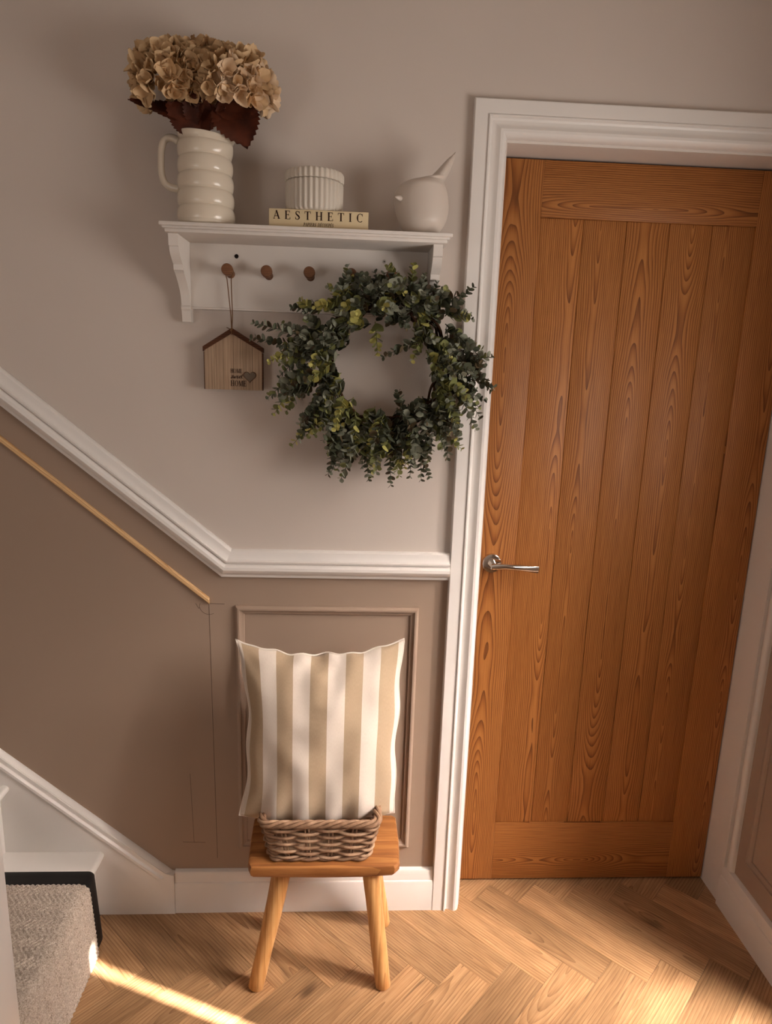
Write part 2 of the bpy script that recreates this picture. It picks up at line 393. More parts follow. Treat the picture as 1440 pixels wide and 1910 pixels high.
# front door (door_2) with frosted sidelight, a clear strip lets one blade of sun through
d2 = struct(thing('door_2', '', '', (XR+0.06, -0.91, 0)), 'white front door with frosted glass and sidelight', 'door')
SL = (-0.930, -0.962)
def fr(y0, y1, z0, z1, name='frame', mat='white_gloss', x0=XR+0.06, x1=XR+0.11):
    b = NB(); box(b, x0, x1, min(y0, y1), max(y0, y1), z0, z1); return obj(name, b, mat, d2)
fr(OY0, -0.39, 0, OZ); fr(-0.60, -0.66, 0, OZ); fr(-1.38, OY1, 0, OZ); fr(-0.39, -0.60, 2.0, OZ); fr(-0.66, -1.38, 2.0, OZ); fr(-0.39, -0.60, 0, 0.1)
fr(-0.39, -0.60, 0.1, 2.0, 'pane', 'frosted', XR+0.08, XR+0.09)
fr(-0.66, -1.38, 0, 0.92, 'door_panel'); fr(-0.66, -0.78, 0.92, 2.0, 'stile'); fr(-1.28, -1.38, 0.92, 2.0, 'stile'); fr(-0.78, -1.28, 1.84, 2.0, 'rail')
fr(-0.78, SL[0], 0.92, 1.84, 'pane', 'frosted', XR+0.08, XR+0.09); fr(SL[1], -1.28, 0.92, 1.84, 'pane', 'frosted', XR+0.08, XR+0.09)

# made-up window, added on the wall behind the camera to back the fill lamp
w1 = struct(thing('fill_window_1', '', '', (-1.45, Y0+0.02, 0.6)), 'added white framed window behind the fill lamp, on the wall facing the oak door', 'window')
for n_, xa_, xb_, za_, zb_, ya_, yb_, m_ in (('frame', -1.90, -1.84, 0.60, 1.62, 0.0005, 0.04, 'white_gloss'), ('frame', -1.06, -1.00, 0.60, 1.62, 0.0005, 0.04, 'white_gloss'), ('frame', -1.84, -1.06, 1.56, 1.62, 0.0005, 0.04, 'white_gloss'),
                                       ('fill_window_sill', -1.94, -0.96, 0.57, 0.60, 0.0005, 0.09, 'white_gloss'), ('frame', -1.84, -1.06, 0.60, 0.65, 0.0005, 0.04, 'white_gloss'), ('pane', -1.84, -1.06, 0.65, 1.56, 0.005, 0.012, 'frosted')):
    b = NB(); box(b, xa_, xb_, Y0+ya_, Y0+yb_, za_, zb_); obj(n_, b, m_, w1)

# ------------------------------------------------------------------ mouldings
def sweep(bm, prof, A, B):
    """A,B: functions (n,d)->3D for both ends; prof closed polygon [(n,d)]"""
    quadloop(bm, [[A(n, d) for n, d in prof], [B(n, d) for n, d in prof]])
def end(o, nv, dv=(0, -1, 0)):
    o, nv, dv = Vector(o), Vector(nv), Vector(dv)
    return lambda n, d: o + nv*n + dv*d
# dado rail (base line z = 0.974, 0.072 tall)
DADO = [(0, 0), (0, 0.010), (0.004, 0.012), (0.007, 0.012), (0.009, 0.016), (0.015, 0.0235), (0.022, 0.0275), (0.029, 0.027), (0.034, 0.022), (0.037, 0.018),
        (0.039, 0.018), (0.040, 0.024), (0.044, 0.025), (0.046, 0.019), (0.050, 0.0165), (0.058, 0.0145), (0.066, 0.0135), (0.069, 0.010), (0.071, 0.004), (0.071, 0)]
zb = 0.974; al = math.atan(DS)
xj = -0.569                                  # mitre foot
n1 = Vector((0, 0, 1)); n2v = Vector((math.sin(al), 0, math.cos(al)))
mit = (n1 + n2v)/(1 + n1.dot(n2v))
bm = NB(); sweep(bm, DADO, end((xj, 0, zb), mit), end((-0.0005, 0, zb), (0, 0, 1)))
struct(obj('trim_1', bm, 'white_gloss', smooth=28), 'white horizontal dado rail running to the door casing', 'dado rail')
bm = NB(); sweep(bm, DADO, end((xj, 0, zb), mit), end((X0, 0, zb + DS*(xj-X0)), n2v))
struct(obj('trim_2', bm, 'white_gloss', smooth=28), 'white sloping dado rail rising with the stairs', 'dado rail')
# wall panel mouldings
PM = [(0, 0), (0, 0.006), (0.003, 0.010), (0.006, 0.012), (0.010, 0.012), (0.0115, 0.008), (0.016, 0.0055), (0.020, 0.005), (0.022, 0.003), (0.022, 0)]
def rect_trim(name, lab, a0, a1, b0, b1, fn, mat):
    t = struct(thing(name, '', '', fn((a0+a1)/2, b0, 0)), lab, 'panel moulding')
    cs = [(a0, b0, 1, 1), (a1, b0, -1, 1), (a1, b1, -1, -1), (a0, b1, 1, -1)]
    for i in range(4):
        b = NB(); E_ = []
        for a, c, sx, sz in (cs[i], cs[(i+1) % 4]):
            E_.append(lambda n, d, a=a, c=c, sx=sx, sz=sz: Vector(fn(a+sx*n, c+sz*n, d)))
        sweep(b, PM, *E_); obj('moulding', b, mat, t, smooth=28)
    return t
rect_trim('trim_3', 'taupe rectangular panel moulding on the wall behind the cushion', -0.537, -0.072, 0.195, 0.897, lambda a, b, d: (a, -d, b), 'wall_lower')
rect_trim('trim_4', 'taupe rectangular panel moulding on the right-hand wall', -0.37, -0.078, 0.195, 0.897, lambda a, b, d: (XR-d, a, b), 'wall_lower')
# skirting boards
SK = [(0, 0), (0, 0.018), (0.090, 0.018), (0.094, 0.0165), (0.096, 0.014), (0.104, 0.0135), (0.112, 0.012), (0.119, 0.0115), (0.124, 0.0095), (0.127, 0.005), (0.128, 0)]
bm = NB(); sweep(bm, SK, end((-0.7125, 0, 0), (0, 0, 1)), end((-0.0005, 0, 0), (0, 0, 1)))
struct(obj('baseboard_back', bm, 'white_gloss', smooth=28), 'white skirting board behind the stool', 'skirting')
bm = NB(); sweep(bm, SK, end((XR, -0.004, 0), (0, 0, 1), (-1.2, 0, 0)), end((XR, -0.371, 0), (0, 0, 1), (-1.2, 0, 0)))
struct(obj('baseboard_right', bm, 'white_satin', smooth=28), 'white skirting board on the right-hand wall', 'skirting')
# door casing
CW = 0.077
AR = [(0, 0), (0, 0.017), (0.002, 0.019), (0.029, 0.020), (0.032, 0.0195), (0.033, 0.0235), (0.036, 0.0235), (0.038, 0.0165), (0.042, 0.0140), (0.048, 0.0145), (0.054, 0.018),
      (0.060, 0.0215), (0.066, 0.0215), (0.071, 0.0185), (0.075, 0.012), (CW, 0.004), (CW, 0)]
ZT = 2.0 + CW
tc = struct(thing('trim_5', '', '', (0.04, 0, 0)), 'white moulded casing around the oak door', 'door casing')
bm = NB(); sweep(bm, AR, end((0, 0, 0), (1, 0, 0)), lambda n, d: Vector((n, -d, ZT-n))); obj('casing_leg', bm, 'white_gloss', tc, smooth=28)
bm = NB(); sweep(bm, AR, lambda n, d: Vector((n, -d, ZT-n)), lambda n, d: Vector((XR-0.0005, -d, ZT-n))); obj('casing_head', bm, 'white_gloss', tc, smooth=28)
bm = NB(); box(bm, 0.8425, XR-0.0005, -0.004, 0.0, 0, 2.0); obj('casing_strip', bm, 'white_satin', tc)
# door lining
tl = struct(thing('trim_6', '', '', (0.46, 0.05, 0)), 'white painted door lining in the wall opening', 'door lining')
bm = NB(); box(bm, 0.0725, 0.080, 0.0, 0.13, 0, 2.0); obj('jamb', bm, 'white_satin', tl)
bm = NB(); box(bm, 0.842, XR-0.0005, 0.0, 0.13, 0, 2.0); obj('jamb', bm, 'white_satin', tl)
bm = NB(); box(bm, 0.080, 0.842, 0.0, 0.13, 1.995, 2.0015); obj('lining_head', bm, 'white_satin', tl)
# rounded bead up the corner of the right wall
bd = struct(thing('trim_7', '', '', (XR, -0.02, 0.13)), 'white rounded corner bead above the right-hand skirting', 'bead')
bm = NB(); prof = [(0.0, 0)]+[(0.0, 0.006)]+[(0.0105-0.0105*math.cos(R(a)), 0.006+0.010*math.sin(R(a))) for a in range(10, 171, 16)]+[(0.021, 0.006), (0.021, 0)]
sweep(bm, prof, lambda n, d: Vector((XR-d, -0.014-n, 0.128)), lambda n, d: Vector((XR-d, -0.014-n, 2.0))); obj('bead_round', bm, 'white_satin', bd, smooth=30)
bm = NB(); box(bm, XR-0.006, XR, -0.0125, -0.0045, 0.128, 2.0, 0.0015); obj('bead_fillet', bm, 'white_satin', bd)
# unpainted pine strip offered up below the sloping rail
xa, za = -0.602, 0.9085; SS = 0.829
ln = math.hypot(1, SS); dx, dz = -1/ln, SS/ln
bm = NB(); nx, nz = dz, -dx
pw = [(-0.0058, 0), (-0.0058, 0.006), (-0.003, 0.0095), (0.003, 0.0095), (0.005, 0.007), (0.0058, 0.003), (0.0058, 0)]
A_ = lambda n, d: Vector((xa + n*0.0, -d, za + n*1.35))
L_ = 1.55
B_ = lambda n, d: Vector((xa + dx*L_ + nx*n, -d, za + dz*L_ + nz*n))
sweep(bm, pw, A_, B_)
ps = obj('trim_8', bm, 'pine_strip', smooth=25); th_ = math.atan(SS)
ps.data.transform(Matrix.Rotation(-th_, 4, 'Y')); ps.rotation_euler = (0, th_, 0)
struct(ps, 'bare pine beading strip on the taupe wall under the sloping rail', 'wood strip')

# ------------------------------------------------------------------ oak door
DY = 0.090; DX0, DX1, DZ0, DZ1 = 0.083, 0.839, 0.008, 1.990
dr = struct(thing('door_1', '', '', ((DX0+DX1)/2, DY+0.02, 0.008)), 'closed oak door with five vertical boards and chrome lever handle', 'door')
def dpart(name, x0, x1, z0, z1, y0, mat, bev=0.0015):
    b = NB(); box(b, x0, x1, y0, DY+0.036, z0, z1, bev, 2)
    cx, cz = (x0+x1)/2, (z0+z1)/2
    return obj(name, b, mat, dr, smooth=40, loc=(cx, DY, cz))
dpart('stile', DX0, 0.192, DZ0, DZ1, DY, 'oak_door_v', 0.001); dpart('stile', 0.730, DX1, DZ0, DZ1, DY, 'oak_door_v', 0.001)
dpart('rail', 0.192, 0.730, 1.862, DZ1, DY, 'oak_door_h', 0.001); dpart('rail', 0.192, 0.730, DZ0, 0.198, DY, 'oak_door_h', 0.001)
for i in range(5):
    wv = (0.730-0.192)/5
    dpart('board', 0.192+i*wv+0.0002, 0.192+(i+1)*wv-0.0002, 0.198, 1.862, DY+0.0035, 'oak_door_v', 0.0022)
# handle
hd = thing('handle', '', '', (0.128, DY, 0.993)); del hd['label'], hd['category']
hd.parent = dr; hd.location = Vector((0.128, DY, 0.993)) - wloc(dr); hd['label'] = 'polished chrome lever handle on round rose'
hx, hz = 0.128, 0.993
bm = NB()
loops = []
for r, y in ((0.0262, 0), (0.0262, -0.006), (0.0250, -0.0085), (0.022, -0.0095), (0.011, -0.0095), (0.0105, -0.012), (0.0095, -0.03), (0.0095, -0.040)):
    loops.append([(hx + r*math.cos(2*math.pi*k/40), DY + y, hz + r*math.sin(2*math.pi*k/40)) for k in range(40)])
quadloop(bm, loops); obj('rose', bm, 'chrome', hd, smooth=40)
bm = NB(); loops = []
N_ = 22
for i in range(N_+1):
    t = i/N_
    x = hx - 0.009 + t*0.128
    zc_ = hz + 0.001 - 0.0005*t + 0.004*math.sin(t*3.1)*(1-t) - 0.008*t*t
    yc_ = DY - 0.043 - 0.004*math.sin(t*3.14) + 0.006*t
    hh = 0.0105*(1-t) + 0.0045*math.sin(t*3.14)*0 + 0.012*t**1.6 if t < 1 else 0.012
    hh = 0.0100 - 0.012*t + 0.0155*t*t
    if t < 0.08: hh *= 0.75 + 3.1*t
    th = 0.0085 - 0.0045*t
    tw = R(-18 + 55*t)
    ring = []
    for k in range(14):
        a = 2*math.pi*k/14
        p, q = th*math.cos(a), hh*math.sin(a)
        ring.append((x, yc_ + p*math.cos(tw) - q*math.sin(tw)*0.5, zc_ + p*math.sin(tw)*0.5 + q*math.cos(tw)*1.0))
    loops.append(ring)
quadloop(bm, loops); obj('lever', bm, 'chrome', hd, smooth=50)

# ------------------------------------------------------------------ stairs
RX, GO, RI = -0.920, 0.232, 0.200
st = thing('staircase', 'white painted staircase climbing beside the taupe wall', 'stairs', (RX, -0.4, 0))
SY0, SY1 = -0.021, -0.80
for i in range(5):
    x = RX - i*GO
    b = NB(); box(b, x-0.02, x, SY1, SY0, i*RI, (i+1)*RI-0.022); obj('riser', b, 'white_gloss', st)
    b = NB()
    prof = [(x-GO-0.0, (i+1)*RI-0.022), (x+0.014, (i+1)*RI-0.022)] + [(x+0.014+0.011*math.sin(R(a)), (i+1)*RI-0.011-0.011*math.cos(R(a))) for a in range(20, 180, 20)] + [(x+0.014, (i+1)*RI), (x-GO, (i+1)*RI)]
    prism(b, prof, XZ, SY1, SY0); obj('tread', b, 'white_gloss', st, smooth=30)
SSL = 0.866
b = NB(); zt = lambda x: 0.138 + SSL*(-0.748-x)
prism(b, [(-0.7130, 0), (-0.7130, 0.122), (-0.722, 0.124), (-0.735, 0.128), (-0.748, 0.138), (X0, zt(X0)), (X0, zt(X0)-0.75), (-1.3, 0.0)], XZ, -0.0005, -0.0205)
obj('wall_string', b, 'white_gloss', st)
CAP = [(0, 0), (0, 0.023), (0.005, 0.026), (0.011, 0.026), (0.015, 0.021), (0.020, 0.0195), (0.026, 0.017), (0.029, 0.011), (0.031, 0.005), (0.031, 0)]
a2 = math.atan(SSL); nv2 = Vector((math.sin(a2), 0, math.cos(a2)))
b = NB(); x_ = -0.7125
sweep(b, CAP, lambda n, d: Vector((-0.757+n*1.15, -d, 0.111+n*0.42)), end((X0, 0, 0.111+SSL*(-0.757-X0)), nv2))
obj('string_cap', b, 'white_gloss', st, smooth=28)
# newel post
b = NB(); box(b, -0.826, -0.736, -0.862, -0.772, 0, 1.05, 0.004); box(b, -0.836, -0.726, -0.872, -0.762, 1.05, 1.075, 0.006); box(b, -0.816, -0.746, -0.852, -0.782, 1.075, 1.11, 0.02, 3)
obj('newel_post', b, 'white_gloss', st, smooth=40)
b = NB(); prism(b, [(RX-0.0, 0.0), (RX, 0.26), (X0, 0.26+SSL*(RX-X0)), (X0, SSL*(RX-X0)-0.2), (RX-0.25, 0)], XZ, -0.80, -0.835); obj('outer_string', b, 'white_gloss', st)

# runner: black-bound, waterfall over each nosing
def runner_path(off, steps=3, ds=0.0035):
    P = [(RX+0.036+off, 0.0)]
    for i in range(steps):
        nx_, nz_ = RX - i*GO + 0.026, (i+1)*RI
        P.append((nx_+off*1.0, nz_-0.020))
        for a in (15, 30, 45, 60, 75): P.append((nx_-0.014+(0.014+off)*math.cos(R(a)), nz_-0.014+(0.014+off)*math.sin(R(a))))
        P.append((nx_-0.014, nz_+off))
        if i < steps-1: P.append((RX-(i+1)*GO+0.012, nz_+off))
        else: P.append((nx_-0.20, nz_+off))
    out = []; acc = 0
    for (xa_, za_), (xb_, zb_) in zip(P, P[1:]):
        l = math.hypot(xb_-xa_, zb_-za_); k = max(1, int(l/ds))
        for j in range(k): out.append((xa_+(xb_-xa_)*j/k, za_+(zb_-za_)*j/k, acc+l*j/k))
        acc += l
    out.append((P[-1][0], P[-1][1], acc)); return out
rn = thing('stair_runner', 'oatmeal chevron carpet runner with black binding on the stairs', 'carpet', (RX, -0.42, 0))
def strip_mesh(path, ya, yb, ny, hfn, thick):
    b = NB(); rows = []
    n = len(path)
    for i, (x, z, s) in enumerate(path):
        xa_, za_, _ = path[max(0, i-1)]; xb_, zb_, _ = path[min(n-1, i+1)]
        tx, tz = xb_-xa_, zb_-za_; l = math.hypot(tx, tz) or 1
        nx_, nz_ = tz/l, -tx/l
        row = []
        for j in range(ny+1):
            y = ya + (yb-ya)*j/ny
            e = min(j, ny-j)
            h = hfn(s, y)*(1 if e > 0 else 0.0) - (thick if e == 0 else 0)
            row.append(b.verts.new((x+nx_*h, y, max(z+nz_*h, 0.0005))))
        rows.append(row)
    for a, c in zip(rows, rows[1:]):
        for j in range(ny): b.faces.new((a[j], a[j+1], c[j+1], c[j]))
    return b
def chev(s, y):
    p = ((y*1.0/0.026) % 2.0); tri = abs(p-1)*0.026
    r = ((s + tri)/0.0125) % 1.0
    return 0.0042*math.sin(r*math.pi) + 0.0012*noise.noise(Vector((s*260, y*260, 3.1)))
b = strip_mesh(runner_path(0.0085, 2, 0.0028), -0.148, -0.72, 200, lambda s, y: chev(s, y), 0.007); obj('carpet_pile', b, 'carpet', rn, smooth=180)
b = strip_mesh(runner_path(0.003, 2, 0.006), -0.094, -0.152, 6, lambda s, y: 0.0, 0.0025); obj('binding', b, 'black_binding', rn, smooth=180)
b = strip_mesh(runner_path(0.003, 2, 0.006), -0.716, -0.762, 6, lambda s, y: 0.0, 0.0025); obj('binding', b, 'black_binding', rn, smooth=180)

# ------------------------------------------------------------------ wall shelf
sh = thing('wall_shelf', 'white wooden wall shelf with scrolled brackets and wooden pegs', 'shelf', (-0.353, -0.01, 1.583))
SX0, SX1, SF, SZ = -0.654, -0.0525, -0.150, 1.773
b = NB()
def slab(b, ins_, z0, z1, bev):
    box(b, SX0+ins_, SX1-ins_, SF+ins_, -0.0005, z0, z1, bev, 2)
slab(b, 0, SZ-0.0075, SZ, 0.0015); slab(b, 0.005, SZ-0.012, SZ-0.0070, 0.0015); slab(b, 0.009, SZ-0.019, SZ-0.0115, 0.002)
obj('top_board', b, 'white_satin', sh, smooth=40)
BZ = SZ-0.0185
bx0, bx1, cx0, cx1 = -0.6425, -0.6225, -0.0885, -0.0685
bprof = [(BZ, 0.0005), (BZ, 0.123), (1.735, 0.123), (1.731, 0.1215), (1.729, 0.1175)] + [(1.729-0.031*t, 0.1175-0.030*(1-math.cos(t*math.pi/2))) for t in (0.25, 0.5, 0.75, 0.9, 1)] + [(1.687, 0.0860), (1.6855, 0.081)] + \
        [(1.6855-0.060*t, 0.081-0.053*math.sin(t*math.pi/2)) for t in (0.2, 0.4, 0.6, 0.8, 1)] + [(1.619, 0.0270), (1.616, 0.031), (1.611, 0.031), (1.607, 0.027), (1.583, 0.022), (1.583, 0.0005)]
for a, c in ((bx0, bx1), (cx0, cx1)):
    b = NB(); prism(b, [(-d, z) for z, d in bprof], lambda y, z, x: (x, y, z), a, c); obj('bracket', b, 'white_satin', sh, smooth=30)
b = NB(); box(b, bx1, cx0, -0.018, -0.0005, 1.612, BZ, 0.0012); box(b, bx1, cx0, -0.0215, -0.0175, 1.612, 1.6165, 0.0012); obj('back_panel', b, 'white_satin', sh, smooth=40)
PEG = [(-0.533, 1.6925), (-0.4475, 1.692), (-0.354, 1.693), (-0.262, 1.693), (-0.172, 1.693)]
for px, pz in PEG:
    b = NB(); loops = []
    for r, y in ((0.0095, -0.0175), (0.0085, -0.028), (0.008, -0.045), (0.009, -0.053), (0.0125, -0.057), (0.0128, -0.064), (0.0112, -0.0685), (0.006, -0.0695)):
        loops.append([(px + r*math.cos(2*math.pi*k/20), y, pz + 0.0045*(-(y+0.0175)/0.05) - 0.002 + r*math.sin(2*math.pi*k/20)) for k in range(20)])
    quadloop(b, loops); obj('peg', b, 'peg_wood', sh, smooth=45)
for sx, sz, m1, m2 in ((-0.5195, 1.729, 'hole_dark', 'hole_dark'), (-0.1875, 1.7305, 'steel', 'hole_dark')):
    b = NB(); loops = [[(sx + r*math.cos(2*math.pi*k/16), y, sz + r*math.sin(2*math.pi*k/16)) for k in range(16)] for r, y in ((0.0048, -0.0178), (0.0046, -0.0188), (0.003, -0.0190))]
    quadloop(b, loops); scr = obj('screw_head', b, m1, sh, smooth=40)
    b = NB(); box(b, sx-0.0022, sx+0.0022, -0.0193, -0.0188, sz-0.0006, sz+0.0006); box(b, sx-0.0006, sx+0.0006, -0.0193, -0.0188, sz-0.0022, sz+0.0022); obj('screw_slot', b, m2, scr)

# ------------------------------------------------------------------ lettering
def seg(p, q, wd): 
    dx, dy = q[0]-p[0], q[1]-p[1]; l = math.hypot(dx, dy); nx, ny = -dy/l*wd/2, dx/l*wd/2
    return [(p[0]+nx, p[1]+ny), (q[0]+nx, q[1]+ny), (q[0]-nx, q[1]-ny), (p[0]-nx, p[1]-ny)]
def vst(x, wd, y0=0, y1=1): return [(x-wd/2, y0), (x+wd/2, y0), (x+wd/2, y1), (x-wd/2, y1)]
def hst(x0, x1, y, wd): return [(x0, y-wd/2), (x1, y-wd/2), (x1, y+wd/2), (x0, y+wd/2)]
def arcs(cx, cy, rx, ry, a0, a1, thick, thin, n=18):
    o = []
    for i in range(n):
        q = []
        for t in (i/n, (i+1)/n):
            a = R(a0+(a1-a0)*t); wd = thin+(thick-thin)*abs(math.cos(a))**1.5
            q.append(((cx+(rx)*math.cos(a), cy+(ry)*math.sin(a)), (cx+(rx-wd)*math.cos(a), cy+(ry-min(wd, thin*1.3))*math.sin(a))))
        o.append([q[0][0], q[1][0], q[1][1], q[0][1]])
    return o
def path(pts, wfn):
    P = catmull(pts, 5); o = []
    for i in range(len(P)-1): o.append(seg(P[i], P[i+1], wfn(i/(len(P)-1))))
    return o
TK, TN = 0.17, 0.055
def glyph(c):
    s = 0.13
    if c == 'A': return 0.86, [seg((0.10, 0), (0.43, 1), TN), seg((0.40, 1), (0.74, 0), TK), hst(0.2, 0.62, 0.33, TN), hst(0, 0.26, 0.02, 0.045), hst(0.56, 0.88, 0.02, 0.045)]
    if c in 'EÉ':
        g = [vst(0.2, TK), hst(0.05, 0.66, 0.975, TN), hst(0.05, 0.70, 0.025, TN), hst(0.2, 0.52, 0.52, TN), vst(0.64, 0.05, 0.78, 1), vst(0.685, 0.055, 0, 0.24), vst(0.52, 0.045, 0.40, 0.64)]
        if c == 'É': g.append(seg((0.34, 1.08), (0.52, 1.26), 0.09))
        return 0.76, g
    if c == 'S': return 0.62, path([(0.52, 0.80), (0.42, 0.95), (0.26, 0.97), (0.11, 0.83), (0.17, 0.63), (0.38, 0.46), (0.53, 0.27), (0.44, 0.07), (0.25, 0.02), (0.09, 0.12), (0.06, 0.24)], lambda t: 0.06+0.12*math.exp(-((t-0.5)/0.18)**2)) + [vst(0.53, 0.045, 0.70, 0.98), vst(0.065, 0.045, 0.02, 0.32)]
    if c == 'T': return 0.80, [vst(0.4, TK), hst(0.03, 0.77, 0.97, TN), vst(0.045, 0.05, 0.74, 1), vst(0.755, 0.05, 0.74, 1), hst(0.22, 0.58, 0.022, 0.045)]
    if c == 'H': return 0.94, [vst(0.2, TK), vst(0.74, TK), hst(0.2, 0.74, 0.5, TN)] + [hst(a, a+0.34, y, 0.045) for a in (0.03, 0.57) for y in (0.022, 0.978)]
    if c == 'I': return 0.44, [vst(0.22, TK), hst(0.05, 0.39, 0.022, 0.045), hst(0.05, 0.39, 0.978, 0.045)]
    if c == 'C': return 0.84, arcs(0.46, 0.5, 0.42, 0.51, 48, 312, TK, TN) + [vst(0.74, 0.05, 0.68, 0.98)]
    if c == 'O': return 0.90, arcs(0.45, 0.5, 0.41, 0.51, 0, 360, TK, TN, 28)
    if c == 'M': return 1.08, [vst(0.17, TN), vst(0.90, TK), seg((0.2, 1), (0.53, 0.05), TK), seg((0.53, 0.05), (0.86, 1), TN), hst(0.02, 0.32, 0.022, 0.045), hst(0.74, 1.06, 0.022, 0.045), hst(0.02, 0.28, 0.978, 0.045), hst(0.80, 1.06, 0.978, 0.045)]
    if c == 'P': return 0.68, [vst(0.2, TK), hst(0.05, 0.38, 0.022, 0.045), hst(0.05, 0.36, 0.975, TN), hst(0.2, 0.36, 0.47, TN)] + arcs(0.33, 0.72, 0.30, 0.27, -90, 90, TK, TN, 10)
    if c == 'R': return 0.80, glyph('P')[1] + [seg((0.36, 0.48), (0.68, 0.02), 0.13), hst(0.6, 0.82, 0.022, 0.045)]
    if c == 'D': return 0.88, [vst(0.2, TK), hst(0.05, 0.4, 0.025, TN), hst(0.05, 0.4, 0.975, TN)] + arcs(0.36, 0.5, 0.46, 0.5, -90, 90, TK, TN, 14)
    if c == 'U': return 0.86, [vst(0.2, TK, 0.3), vst(0.70, TN, 0.3), hst(0.05, 0.36, 0.978, 0.045), hst(0.56, 0.84, 0.978, 0.045)] + arcs(0.42, 0.32, 0.305, 0.32, 180, 360, 0.13, TN, 12)
    W = lambda t: 0.085
    if c == 's': return 0.42, path([(0.0, 0.06), (0.18, 0.12), (0.30, 0.52), (0.20, 0.40), (0.34, 0.14), (0.20, 0.0), (0.06, 0.06)], W)
    if c == 'w': return 0.62, path([(0.0, 0.40), (0.06, 0.48), (0.10, 0.10), (0.20, 0.02), (0.30, 0.38), (0.33, 0.08), (0.44, 0.04), (0.54, 0.46), (0.62, 0.40)], W)
    if c == 'e': return 0.40, path([(0.0, 0.14), (0.20, 0.24), (0.28, 0.42), (0.18, 0.50), (0.07, 0.28), (0.14, 0.03), (0.28, 0.04), (0.42, 0.16)], W)
    if c == 't': return 0.36, path([(0.0, 0.14), (0.16, 0.85), (0.10, 0.30), (0.16, 0.02), (0.32, 0.10)], W) + [hst(0.0, 0.32, 0.52, 0.07)]
    return 0.4, []
def text(bm, s, o, h, track, y, wx=1.0, shear=0.0, fit=None):
    adv = [glyph(c)[0]*wx for c in s]
    total = sum(adv) + track*(len(s)-1)
    sx = (fit/(total*h)) if fit else 1.0
    x = 0
    for c, a in zip(s, adv):
        for poly in glyph(c)[1]:
            prism(bm, [(o[0]+((px*wx+x)*h + shear*py*h)*sx, o[1]+py*h) for px, py in poly], XZ, y-0.0003, y+0.0002)
        x += a + track
    return bm

# ------------------------------------------------------------------ things on the shelf
# book
bk = thing('book', 'cream hardback book lying flat under the ribbed pot', 'book', (-0.331, -0.07, SZ))
kx0, kx1, ky, kt = -0.434, -0.228, -0.127, 0.0375
b = NB(); box(b, kx0, kx1, ky, -0.012, SZ, SZ+0.0028, 0.0006); box(b, kx0, kx1, ky, -0.012, SZ+kt-0.0028, SZ+kt, 0.0006); box(b, kx0, kx1, ky-0.0005, ky+0.003, SZ+0.0002, SZ+kt-0.0002, 0.001)
obj('cover', b, 'book_cover', bk, smooth=40)
b = NB(); box(b, kx0+0.003, kx1-0.003, ky+0.002, -0.016, SZ+0.0026, SZ+kt-0.0026); obj('pages', b, 'paper', bk)
b = NB(); text(b, 'AESTHETIC', (kx0+0.0085, SZ+0.0175), 0.0165, 0.55, ky-0.0006, fit=0.1865); o = obj('title_lettering', b, 'ink', bk); o['label'] = 'AESTHETIC in dark serif capitals'
b = NB(); text(b, 'PAPIERS', (kx0+0.0705, SZ+0.0052), 0.0068, 0.02, ky-0.0006, 0.8, 0.22, fit=0.0265); text(b, 'DÉCOUPÉS', (kx0+0.1000, SZ+0.0052), 0.0068, 0.02, ky-0.0006, 0.8, 0.22, fit=0.0330); o = obj('subtitle_lettering', b, 'ink', bk); o['label'] = 'PAPIERS DÉCOUPÉS in small italic capitals'
# ribbed lidded pot
pc = (-0.3435, -0.078, SZ+kt)
pt = thing('ribbed_pot', 'round fluted ceramic pot with lid on the book', 'pot', pc)
def flute(th, r, z): return r + (0.0016*math.cos(th*34) if r > 0.055 else 0)
b = NB(); lathe(b, [(0.054, 0), (0.0575, 0.002), (0.0595, 0.006), (0.0600, 0.058), (0.0585, 0.061), (0.05, 0.061)], pc, 272, flute); obj('pot_body', b, 'pot_ceramic', pt, smooth=60)
b = NB(); lathe(b, [(0.056, 0.0615), (0.0605, 0.0625), (0.0612, 0.066), (0.0612, 0.078), (0.0590, 0.0815), (0.053, 0.083), (0.02, 0.084)], pc, 272, flute); obj('lid', b, 'pot_ceramic', pt, smooth=60)
# bird
br = thing('ceramic_bird', 'plump matte white ceramic bird with a long raised tail', 'ornament', (-0.112, -0.085, SZ))
b = NB(); loops = []
BR_ = [(444, 766, 806), (441, 760, 812), (434, 754, 819), (424, 747, 826), (410, 741, 833), (390, 736, 837), (370, 735, 836), (358, 738, 834), (349, 745, 831), (343, 754, 829), (339, 766, 829), (336, 782, 830), (333, 799, 832), (326, 808, 836), (312, 821, 842), (299, 833, 847), (289, 844, 850), (284, 849, 851.5)]
for yy, xl, xr in catmull(BR_, 3):               # outline rows of the bird, read off at the depth it sits at on the shelf
    a_ = pxw((xl+xr)/2 - 0.0, yy, -0.085); hw = (xr-xl)/2*0.00118
    z_ = max(SZ+0.0002, a_.z); hw = (pxw(xr, yy, -0.085)-pxw(xl, yy, -0.085)).length/2
    dep = min(hw, 0.050) if yy > 338 else min(hw*1.6, 0.034)
    dep = min(dep, 0.050*math.sin(min(1, max(0.0, (yy-278)/75))*math.pi/2))
    loops.append([(a_.x + hw*math.cos(2*math.pi*k/28), -0.085 + dep*math.sin(2*math.pi*k/28), z_) for k in range(28)])
quadloop(b, loops); obj('body', b, 'bird_ceramic', br, smooth=180)
b = NB(); tube(b, [(-0.160, -0.112, SZ+0.0705), (-0.168, -0.124, SZ+0.0695), (-0.174, -0.134, SZ+0.0685)], [0.0070, 0.0042, 0.0006], 12); obj('beak', b, 'bird_ceramic', br, smooth=180)

